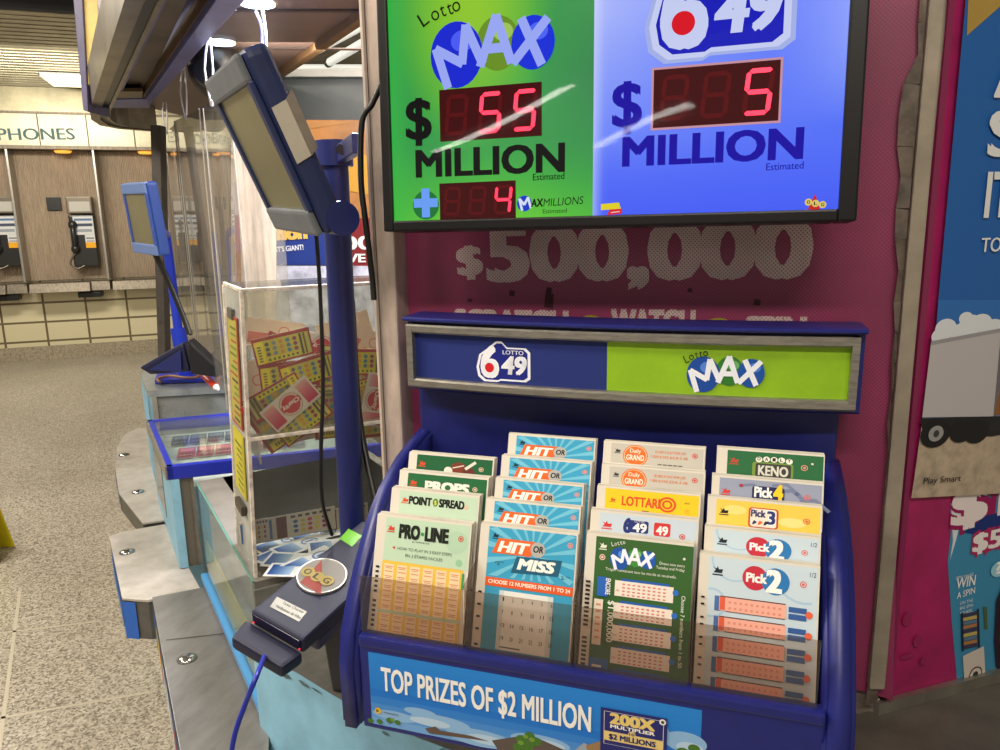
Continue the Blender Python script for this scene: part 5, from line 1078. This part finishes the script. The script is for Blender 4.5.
# ------------------------------------------------------------------ ticket checker
rot3 = eul(.7435, -1.2797, .9299); KS = .9; c3 = EYE.lerp(V3((-.5746, .942, .953)), KS); w3, l3, d3 = .0989*KS, .2561*KS, .044*KS
S3 = lambda x, y, z: c3+rot3 @ V3((x, y, z))
T3 = thing('ticket_scanner', 'dark navy ticket scanner with round logo badge lying on the counter by the holder', 'scanner', S3(0, d3/2, 0))
NV = mat((15, 20, 52), .58, noise=.06, scale=40, bump=.05)
mb = MB(); mb.box(c3, (w3, d3*.62, l3), NV, rot3, .006, 3); mb.build('upper_body', T3)
mb = MB(); mb.box(S3(.004, d3*.55, .012), (w3*.9, d3*.62, l3*.86), mat((24, 28, 66), .45), rot3, .006, 3); mb.build('lower_body', T3)
mb = MB(); q = S3(0, d3*.8, .02); mb.hexa([q+V3((-.03, -.03, .0)), q+V3((.03, -.03, 0)), q+V3((.03, .03, 0)), q+V3((-.03, .03, 0))], V3((.01, .01, .826-q.z)), mat((30, 30, 36), .5), .003); mb.build('mount_bracket', T3)
f3 = -d3*.31
mb = MB(); mb.hexa([S3(-w3/2-.006, .004, -l3/2-.003), S3(w3/2+.002, .004, -l3/2-.003), S3(w3/2-.004, .006, -l3/2-.034), S3(-w3/2, .006, -l3/2-.034)], rot3 @ V3((0, .020, 0)), NV, .005); mb.build('nose_lip', T3)
mb = MB(); mb.hexa([S3(-w3/2+.006, -.009, -l3/2-.0005), S3(w3/2-.006, -.009, -l3/2-.0005), S3(w3/2-.006, .002, -l3/2-.0005), S3(-w3/2+.006, .002, -l3/2-.0005)], rot3 @ V3((0, 0, -.001)), mat((20, 16, 50), .3)); mb.build('reader_slot', T3)
for x in (-.035, .042): mb = MB(); q = S3(x, .0, -l3/2-.0045); mb.ell(q, (.0012, .0012, .0012), mat((230, 30, 60), .4, emit=2), None, 10); mb.build('red_light', T3)
p3 = Panel(S3(0, f3, 0), rot3 @ V3((1, 0, 0)), rot3 @ V3((0, 0, 1)), rot3 @ V3((0, -1, 0)), eps=.0004)
mb = MB(); ba, bb2 = p3.px(322, 577); bc = S3(ba, f3-.001, bb2); mb.cyl(bc, bc+rot3 @ V3((0, -.0025, 0)), .035, mat((140, 138, 134), .3, .6), .034, 40); mb.build('round_badge', T3)
p3.L = 10; p3.circ(ba, bb2, .032, (122, 120, 118)); p3.up(); 
# triangle and balls, turned to read along the device
q = lambda x, y: p3.px(x, y)
p3.poly([q(322, 562), q(300, 585), q(321, 597)], (132, 50, 44)); p3.up()
p3.L += 1
for ch, (x, y) in zip('OLG', ((308, 574.5), (317.5, 579.5), (327, 583.5))): a, b = q(x, y); p3.circ(a, b, .0094, (150, 134, 74))
p3.up()
lu = V3((q(331, 588)[0]-q(305, 573)[0], q(331, 588)[1]-q(305, 573)[1], 0)); an = math.atan2(lu.y, lu.x)
for ch, (x, y) in zip('OLG', ((308, 574.5), (317.5, 579.5), (327, 583.5))):
    a, b = q(x, y); cs, sn = math.cos(an), math.sin(an); s_ = .005; p3.text(ch, a-cs*s_+sn*s_, b-sn*s_-cs*s_, a-cs*s_+sn*s_+2*s_, 2*s_, (24, 22, 20), .02, 0, an)
p3.mb.build('badge_print', T3)['label'] = 'red triangle with three yellow lettered balls'
p4 = Panel(S3(0, f3, 0), rot3 @ V3((1, 0, 0)), rot3 @ V3((0, 0, 1)), rot3 @ V3((0, -1, 0)), eps=.0003); p4.L = 2
PL4 = [(277, 597), (307, 612), (299, 622), (270, 607)]; p4.ppoly(PL4, mat((118, 116, 112), .35, .4)); p4.up()
for s_, a, b in (('Ticket Checker', (282, 604), (303, 614)), ("V\u00e9rificateur de billet", (275, 607), (300, 619.5))): p4.ptext(s_, a, b, 3.2, (40, 40, 44), .01)
p4.mb.build('name_plate', T3)
p5 = Panel(S3(0, f3, 0), rot3 @ V3((1, 0, 0)), rot3 @ V3((0, 0, 1)), rot3 @ V3((0, -1, 0)), eps=.0003); p5.L = 2
p5.ppoly([(348.5, 529), (362, 536), (352, 547), (339.5, 539)], mat((92, 166, 20), .3, emit=.25)); p5.mb.build('green_screen', T3)
mb = MB(); a = S3(-.0, .02, -l3/2-.02); mb.tube([a, atD(257, 675, .755), atD(245, 705, .75), atD(234, 738, .745), atD(226, 790, .74)], .003, mat((30, 44, 160), .4), 10); mb.build('scanner_cord', label='blue cord hanging from the ticket scanner nose over the steel shelf', cat='cord')

# ------------------------------------------------------------------ clear ticket box
b0 = V3((-.744, .970, zc2)); bx = V3((.72, .694, 0)).normalized(); by = V3((-.728, .686, 0)).normalized(); BWd, BDp, BH = .30, .155, .474; zsh = 1.156
T4 = thing('clear_ticket_box', 'tall scuffed clear acrylic box full of discarded scratch tickets', 'acrylic box', b0+bx*BWd/2+by*BDp/2)
Bx = lambda x, y, z: b0+bx*x+by*y+V3((0, 0, z))+R0*(.036*z)
SCUF = clear('scuffed_acrylic', (232, 226, 218), .24, .2, .5); FROST = clear('frosted_acrylic', (236, 230, 224), .7, .2, .4); RIMA = mat((206, 196, 184), .4, noise=.2, scale=60)
def pane(name, a, d, m): mb = MB(); mb.hexa(a, d, m); return mb.build(name, T4)
pane('front_panel', [Bx(0, 0, 0), Bx(BWd, 0, 0), Bx(BWd, 0, BH), Bx(0, 0, BH)], by*.003, CLEAR)
pane('side_panel', [Bx(0, .003, 0), Bx(0, BDp, 0), Bx(0, BDp, BH), Bx(0, .003, BH)], bx*.004, FROST)
pane('back_panel', [Bx(0, BDp, 0), Bx(BWd, BDp, 0), Bx(BWd, BDp, BH), Bx(0, BDp, BH)], -by*.003, CLEAR)
pane('side_panel', [Bx(BWd, 0, 0), Bx(BWd, BDp, 0), Bx(BWd, BDp, BH), Bx(BWd, 0, BH)], -bx*.003, CLEAR)
pane('top_panel', [Bx(0, 0, BH), Bx(BWd, 0, BH), Bx(BWd, BDp, BH), Bx(0, BDp, BH)], (0, 0, .004), CLEAR)
pane('shelf', [Bx(.004, .004, zsh-zc2), Bx(BWd-.004, .004, zsh-zc2), Bx(BWd-.004, BDp-.004, zsh-zc2), Bx(.004, BDp-.004, zsh-zc2)], (0, 0, .004), SCUF)
for x, y, name in ((0, 0, 'corner_edge'), (0, BDp, 'corner_edge')):
    mb = MB(); mb.hexa([Bx(x-.002, y-.002, 0), Bx(x+.004, y-.002, 0), Bx(x+.004, y+.004, 0), Bx(x-.002, y+.004, 0)], R0*(.036*BH)+V3((0, 0, BH)), RIMA, .001); mb.build(name, T4)
for z in (BH, zsh-zc2):
    mb = MB(); mb.hexa([Bx(0, -.002, z-.001), Bx(BWd, -.002, z-.001), Bx(BWd, .003, z-.001), Bx(0, .003, z-.001)], (0, 0, .006), RIMA, .001); mb.build('edge_strip', T4)
mb = MB(); mb.hexa([Bx(-.001, 0, BH-.001), Bx(.004, 0, BH-.001), Bx(.004, BDp, BH-.001), Bx(-.001, BDp, BH-.001)], (0, 0, .006), RIMA, .001); mb.build('edge_strip', T4)
# notices on the left panel
ln = Panel(Bx(-.0025, 0, 0), by, (0, 0, 1), -bx, eps=.0004); rr = random.Random(11)
def notice(label, z0, z1, y0, y1, base, border):
    p = Panel(Bx(-.0025, 0, 0), by, V3((0, 0, 1))+R0*.036, -bx, eps=.0004); p.rect(y0, z0, y1, z1, border); p.up(); p.rect(y0+.008, z0+.005, y1-.008, z1-.005, base); p.up()
    z = z0+.01
    while z < z1-.014:
        p.rect(y0+.014, z, y0+.014+(y1-y0-.03)*rr.uniform(.5, 1), z+.004, rr.choice([(90, 110, 40), (150, 80, 50), (110, 120, 60), (70, 60, 50)])); z += .011
    p.mb.hexa([p.w(y0, z0, 0), p.w(y1, z0, 0), p.w(y1, z1, 0), p.w(y0, z1, 0)], bx*.001, mat(border, .5)); return p.mb.build('notice_sheet', label=label, cat='notice')
notice('red bordered yellow green notice on the side of the clear box', .245, .43, .03, .122, (160, 152, 70), (150, 66, 48))
notice('plain yellow notice below the red bordered one on the clear box side', .125, .235, .03, .122, (190, 178, 56), (184, 172, 50))
mb = MB(); mb.hexa([Bx(-.006, .06, .425), Bx(-.006, .10, .425), Bx(-.006, .10, .442), Bx(-.006, .06, .442)], bx*.005, DKGREY, .001); mb.build('clip', T4)
mb = MB(); mb.hexa([Bx(-.010, .04, .095), Bx(-.010, .10, .095), Bx(-.010, .10, .112), Bx(-.010, .04, .112)], bx*.009, mat((60, 54, 46), .4), .002); mb.build('latch', T4)

# ------------------------------------------------------------------ tickets
def tick_mesh(style, w, h):
    p = Panel((0, 0, 0), (1, 0, 0), (0, 1, 0), (0, 0, 1), eps=.00012); p.L = 1; rr = random.Random(style)
    p.mb.hexa([V3((-w/2, -h/2, 0)), V3((w/2, -h/2, 0)), V3((w/2, h/2, 0)), V3((-w/2, h/2, 0))], (0, 0, -.0006), PAPER)
    R_ = lambda u0, v0, u1, v1, c: p.rect((u0-.5)*w, (v0-.5)*h, (u1-.5)*w, (v1-.5)*h, c)
    if style in ('yellow', 'green'):
        R_(0, 0, 1, 1, (168, 50, 44)); p.up(); R_(.03, .07, .97, .87, (206, 192, 60) if style == 'yellow' else (160, 150, 84)); p.up(); R_(.03, .07, .18, .87, (240, 218, 20)); R_(.8, .09, .84, .85, (90, 80, 60)); R_(.87, .09, .90, .85, (120, 100, 60)); R_(.92, .09, .95, .85, (210, 200, 130))
        R_(.20, .09, .78, .26, (226, 206, 30)); p.up()
        for i in range(5):
            for j in range(3):
                c = ((96, 92, 70), (128, 140, 146), (214, 150, 30), (70, 130, 150), (150, 60, 90))[i]; p.circ((.24+.12*i-.5)*w, (.36+.18*j-.5)*h, .038*w, c, .075*h, 8)
        for i in range(7): R_(.22+.08*i, .12, .26+.08*i, .21, (80, 110, 40))
        [R_(.07, .14+.1*i, .13, .20+.1*i, (120, 116, 30)) for i in range(6)]
    elif style == 'charity':
        R_(0, 0, 1, 1, (222, 210, 200)); p.up()
        for u0, u1 in ((.03, .26), (.74, .97)):
            for i in range(8): v = .10+.1*i; R_(u0, v, u1, v+.1, mixc((196, 50, 80), (226, 160, 160), i/7))
        p.circ(0, 0, .21*w, (196, 160, 150)); p.up(); p.circ(0, 0, .19*w, (220, 204, 196)); p.up(); p.circ(0, 0, .165*w, (200, 52, 60)); p.up(); p.rect(-.19*w, -.055*w, .19*w, .055*w, (200, 52, 60)); p.up(); p.text('Charity', .17*w, .04*w, .17*w+.34*w, .075*w, (240, 226, 220), .04, 0, math.pi)
    elif style == 'pink':
        R_(0, 0, 1, 1, (224, 196, 176)); p.up(); R_(.05, .1, .4, .5, (206, 110, 96)); p.ring(.15*w, .1*h, .1*w, .02*w, (214, 120, 96)); R_(.5, .15, .95, .3, (220, 150, 120))
    elif style == 'blue':
        R_(0, 0, 1, 1, (214, 220, 230)); p.up()
        for i in range(8): R_(.05+.05*i, .12, .10+.05*i, .88, mixc((36, 76, 150), (150, 180, 216), i/7))
        p.circ(.22*w, .05*h, .17*w, (90, 122, 180), .26*h); p.up(); p.circ(.22*w, .05*h, .13*w, (196, 206, 224), .19*h); p.up(); p.rect(.13*w, .02*h, .31*w, .1*h, (60, 90, 160))
    elif style == 'game':
        R_(0, 0, 1, 1, (190, 180, 168)); p.up(); R_(.18, .05, .32, .95, (96, 50, 50)); R_(.02, .1, .12, .9, (60, 100, 150)); p.up()
        for i in range(5):
            for j in range(3): p.circ((.44+.1*i-.5)*w, (.25+.2*j-.5)*h, .035*w, ((50, 90, 140), (190, 170, 50), (180, 70, 50), (200, 180, 60), (140, 40, 50))[i], .075*h, 8)
        for i in range(6): R_(.38+.1*i, .82, .44+.1*i, .92, (80, 70, 64))
    else:    # game tickets in the showcase
        cs = {'shelfred': (176, 60, 80), 'shelfblue': (60, 84, 170), 'shelfgold': (206, 168, 60), 'shelfdark': (62, 66, 92), 'shelfwhite': (206, 210, 226)}[style]
        R_(0, 0, 1, 1, cs); p.up(); R_(.1, .62, .9, .92, tuple(min(255, c+60) for c in cs)); R_(.12, .1, .88, .5, tuple(int(c*.7) for c in cs)); p.up()
        for i in range(4): p.circ((.2+.2*i-.5)*w, -.2*h, .07*w, tuple(min(255, c+90) for c in cs), .05*h, 8)
        if style == 'shelfwhite': p.circ(0, .02*h, .3*w, (60, 90, 190), .34*h); p.up(); p.circ(0, .02*h, .18*w, (200, 140, 190), .2*h)
    o = p.mb.build('scratch_ticket'); o.location = (0, 0, 0); me = o.data
    off = ORG[o]
    me.transform(Matrix.Translation(off)); bpy.data.objects.remove(o); return me
TM = {}
def ticket(style, c, X, Y, w, h, label, group, cat='lottery ticket'):
    k = (style, round(w, 4), round(h, 4))
    if k not in TM: TM[k] = tick_mesh(style, w, h)
    o = bpy.data.objects.new('scratch_ticket', TM[k]); C.objects.link(o); X = V3(X).normalized(); Z = X.cross(V3(Y)).normalized(); Y = Z.cross(X)
    o.matrix_world = Matrix(((X.x, Y.x, Z.x, c.x), (X.y, Y.y, Z.y, c.y), (X.z, Y.z, Z.z, c.z), (0, 0, 0, 1))); ORG[o] = V3(c)
    o['label'] = label; o['category'] = cat; o['group'] = group
    return o
# upper heap, standing against the front pane
UG = 'discarded tickets in the upper half of the clear box'
def up_t(px, py, rot, dep, style, label, w=.094, h=.046, lean=.0):
    P0 = b0+by*(.006+dep); c = onpl(px, py, P0, by); r = math.radians(rot); X = bx*math.cos(r)+V3((0, 0, math.sin(r))); Y = -bx*math.sin(r)+V3((0, 0, math.cos(r)))+by*lean
    return ticket(style, c, X, Y, w, h, label, UG)
UPS = [
 (283, 347, 9, .012, 'yellow', 'yellow ticket with coloured dots at the top of the box heap, tilted slightly'),
 (289, 375, 3, .020, 'yellow', 'yellow ticket half hidden under the top one in the clear box'),
 (309, 371, 12, .016, 'yellow', 'yellow ticket in the middle of the heap beside the black cable'),
 (276, 398, 205, .010, 'green', 'olive and red ticket upside down behind the white charity ticket'),
 (291, 404, 36, .003, 'charity', 'white and red ticket with a round stamp lying slantwise on the front of the heap'),
 (303, 420, 32, .007, 'yellow', 'yellow ticket poking out below the white charity ticket'),
 (268, 424, 118, .013, 'green', 'narrow slanted ticket at the lower corner of the upper heap'),
 (262, 388, 92, .024, 'pink', 'white ticket standing upright at the side of the heap'),
 (360, 362, -6, .014, 'yellow', 'yellow ticket with coloured dots behind the blue pole'),
 (362, 392, 187, .010, 'green', 'olive red ticket turned over, right of the blue pole'),
 (368, 425, 178, .006, 'yellow', 'yellow ticket lowest of those right of the blue pole'),
 (376, 400, 75, .004, 'charity', 'red and white ticket on edge beside the white post'),
 (330, 372, 85, .022, 'yellow', 'yellow ticket standing on end just left of the blue pole'),
 (328, 412, 88, .017, 'green', 'olive ticket on end low beside the blue pole'),
 (322, 347, -14, .030, 'charity', 'red and white ticket peeping out behind the black cable'),
 (366, 342, -32, .034, 'pink', 'pinkish ticket slanting over the heap right of the pole'),
 (275, 334, -12, .040, 'pink', 'pale pinkish ticket at the back along the heap top'),
 (345, 330, 14, .046, 'pink', 'pale ticket at the back of the heap behind the pole'),
 (300, 392, -8, .036, 'pink', 'pale ticket deep in the heap behind the yellow ones'),
 (345, 404, 20, .034, 'yellow', 'yellow ticket hidden mostly behind the blue pole'),
 (270, 362, 60, .034, 'green', 'olive ticket showing as a thin slip at the heap side'),
 (350, 378, -40, .042, 'green', 'olive ticket deep behind the blue pole'),
 (290, 430, 4, .030, 'pink', 'pale ticket at the bottom of the upper heap'),
]
for u in UPS: up_t(*u)
# lower heap on the counter inside the box
LG = 'blue and white tickets on the counter inside the clear box'
rr = random.Random(21); i = 0
for px, py, rot, z in ((284, 527, 0, .0), (280, 543, 20, .002), (278, 560, -62, .006), (292, 560, -36, .010), (300, 545, 20, .008), (318, 535, 8, .006), (334, 528, 15, .004), (335, 545, -8, .009), (296, 570, -28, .012), (312, 560, 25, .012), (345, 550, 12, .004), (308, 528, 5, .003)):
    c = atZ(px, py, zc2+.006+z); r = math.radians(rot); X = bx*math.cos(r)+by*math.sin(r); Y = -bx*math.sin(r)+by*math.cos(r); Y = Y+V3((0, 0, rr.uniform(-.06, .08))); X = X+V3((0, 0, rr.uniform(-.04, .04)))
    ticket('blue', c, X, Y, .094, .05, 'blue and white lottery ticket lying in the heap at the clear box bottom', LG)
for px, py, w, lb in ((300, 524, .13, 'tall multi coloured game ticket standing at the back of the box bottom'), (255, 532, .05, 'grey game ticket standing at the side of the box bottom'), (345, 518, .09, 'pale game ticket standing behind the blue pole at the box bottom')):
    P0 = b0+by*(BDp*.62); c = onpl(px, py, P0, by); ticket('game', c, bx, V3((0, 0, 1)), w, .045, lb, LG)
# tickets under the showcase glass
SG = 'tickets laid out under the showcase glass'
for j, (v, styles, hh) in enumerate(((.72, ('shelfdark', 'shelfblue'), .07), (.45, ('shelfred', 'shelfdark', 'shelfblue'), .07), (.14, ('shelfgold', 'shelfwhite', 'shelfwhite'), .075))):
    for i in range(7):
        st = styles[(i*2+j) % len(styles)] if j < 2 else ('shelfgold' if i < 3 else 'shelfwhite'); st = 'shelfred' if j == 1 and i < 5 else st
        c = tA+exn*(.075+i*.048)+eyn*((tB-tA).length*v+.02)-V3((0, 0, .040)); ticket(st, c, exn, eyn+V3((0, 0, .12)), .044, hh, 'ticket in the %s row under the showcase glass, %s' % (('far', 'middle', 'near')[j], {'shelfdark': 'dark', 'shelfblue': 'blue', 'shelfred': 'red', 'shelfgold': 'golden', 'shelfwhite': 'white with a blue oval'}[st]), SG)
# black cables
def cable(label, pts, D, r=.0045): mb = MB(); mb.tube([atD(x, y, d_) for (x, y), d_ in zip(pts, D)], r, CABLE, 8); mb.build('black_cable', label=label, cat='cable')
q = L1(w1/2-.04, 0, -h1/2); 
cable('thin black cable hanging down left of the blue pole', [(316, 232), (320, 290), (323, 380), (321, 450), (322, 500), (332, 535)], [1.0, 1.0, 1.0, 1.0, 1.0, 1.02], .0028)
cable('thick black cable sloping down right of the blue pole', [(352, 300), (357, 390), (363, 440), (374, 492), (380, 520)], [1.16, 1.16, 1.14, 1.1, 1.08], .005)
cable('black cable running from the lit sign down the white post', [(384, 78), (372, 104), (362, 122), (361, 180), (366, 225), (372, 276), (374, 300)], [.86, .86, .86, .86, .86, .87, .87], .0035)

# ------------------------------------------------------------------ light
W = bpy.data.worlds.new('station'); SC.world = W; W.use_nodes = True; bgn = W.node_tree.nodes['Background']; bgn.inputs[0].default_value = lin((214, 200, 178)); bgn.inputs[1].default_value = .5
def area(name, loc, to, sx, sy, e, c):
    l = bpy.data.lights.new(name, 'AREA'); l.shape = 'RECTANGLE'; l.size = sx; l.size_y = sy; l.energy = e; l.color = lin(c)[:3]; o = bpy.data.objects.new(name, l); C.objects.link(o); o.location = loc
    o.rotation_euler = (V3(to)-V3(loc)).to_track_quat('-Z', 'Y').to_euler(); return o
area('ceiling_and_fill_light', (.15, -.9, 2.75), (0, .5, 1.2), 1.3, .10, 30, (255, 244, 226))
area('ceiling_and_fill_light', (-1.6, -.1, 2.8), (-1.3, .8, .8), 1.4, .12, 44, (255, 242, 220))
area('ceiling_and_fill_light', (-4.2, 2.2, 2.8), (-4.2, 2.6, 0), 1.6, .3, 76, (255, 248, 234))
area('ceiling_and_fill_light', (-5.8, 4.6, 2.75), (-6.6, 5.8, .8), 1.6, .3, 66, (255, 248, 232))
area('ceiling_and_fill_light', (-2.5, .5, 2.75), (-.9, 1.1, 1.0), 1.2, .2, 30, (255, 246, 230))  # added fill lamp, brightens the frosted box side, shelves and counter fronts
def tube_light(a, b, e):
    a, b = V3(a), V3(b); l = bpy.data.lights.new('tube_light', 'AREA'); l.shape = 'RECTANGLE'; l.size = (b-a).length; l.size_y = .1; l.energy = e*1.2; l.color = (1, .97, .9)
    o = bpy.data.objects.new('tube_light', l); C.objects.link(o); o.location = (a+b)/2; o.rotation_euler = (0, 0, math.atan2(b.y-a.y, b.x-a.x))
tube_light((-1.12, -3.3, 2.7), (-2.63, -4.96, 2.7), 14); tube_light((-1.32, -5.77, 2.7), (-.5, -4.62, 2.7), 7)
area('kiosk_fill_light', (-.62, 1.25, 1.93), (-.66, 1.0, 1.1), .3, .15, 11, (255, 248, 236))  # added fill above the clear box to brighten its tickets
area('kiosk_fill_light', (-.85, 1.55, 1.94), (-.9, 1.3, 1.0), .5, .2, 26, (240, 242, 255))  # added fill under the kiosk ceiling, lifts the showcase tickets
area('kiosk_fill_light', (-1.0, 1.9, 1.92), (-1.3, 2.6, 1.5), .6, .2, 6, (255, 244, 230))  # added fill aimed at the inner wall to brighten its posters
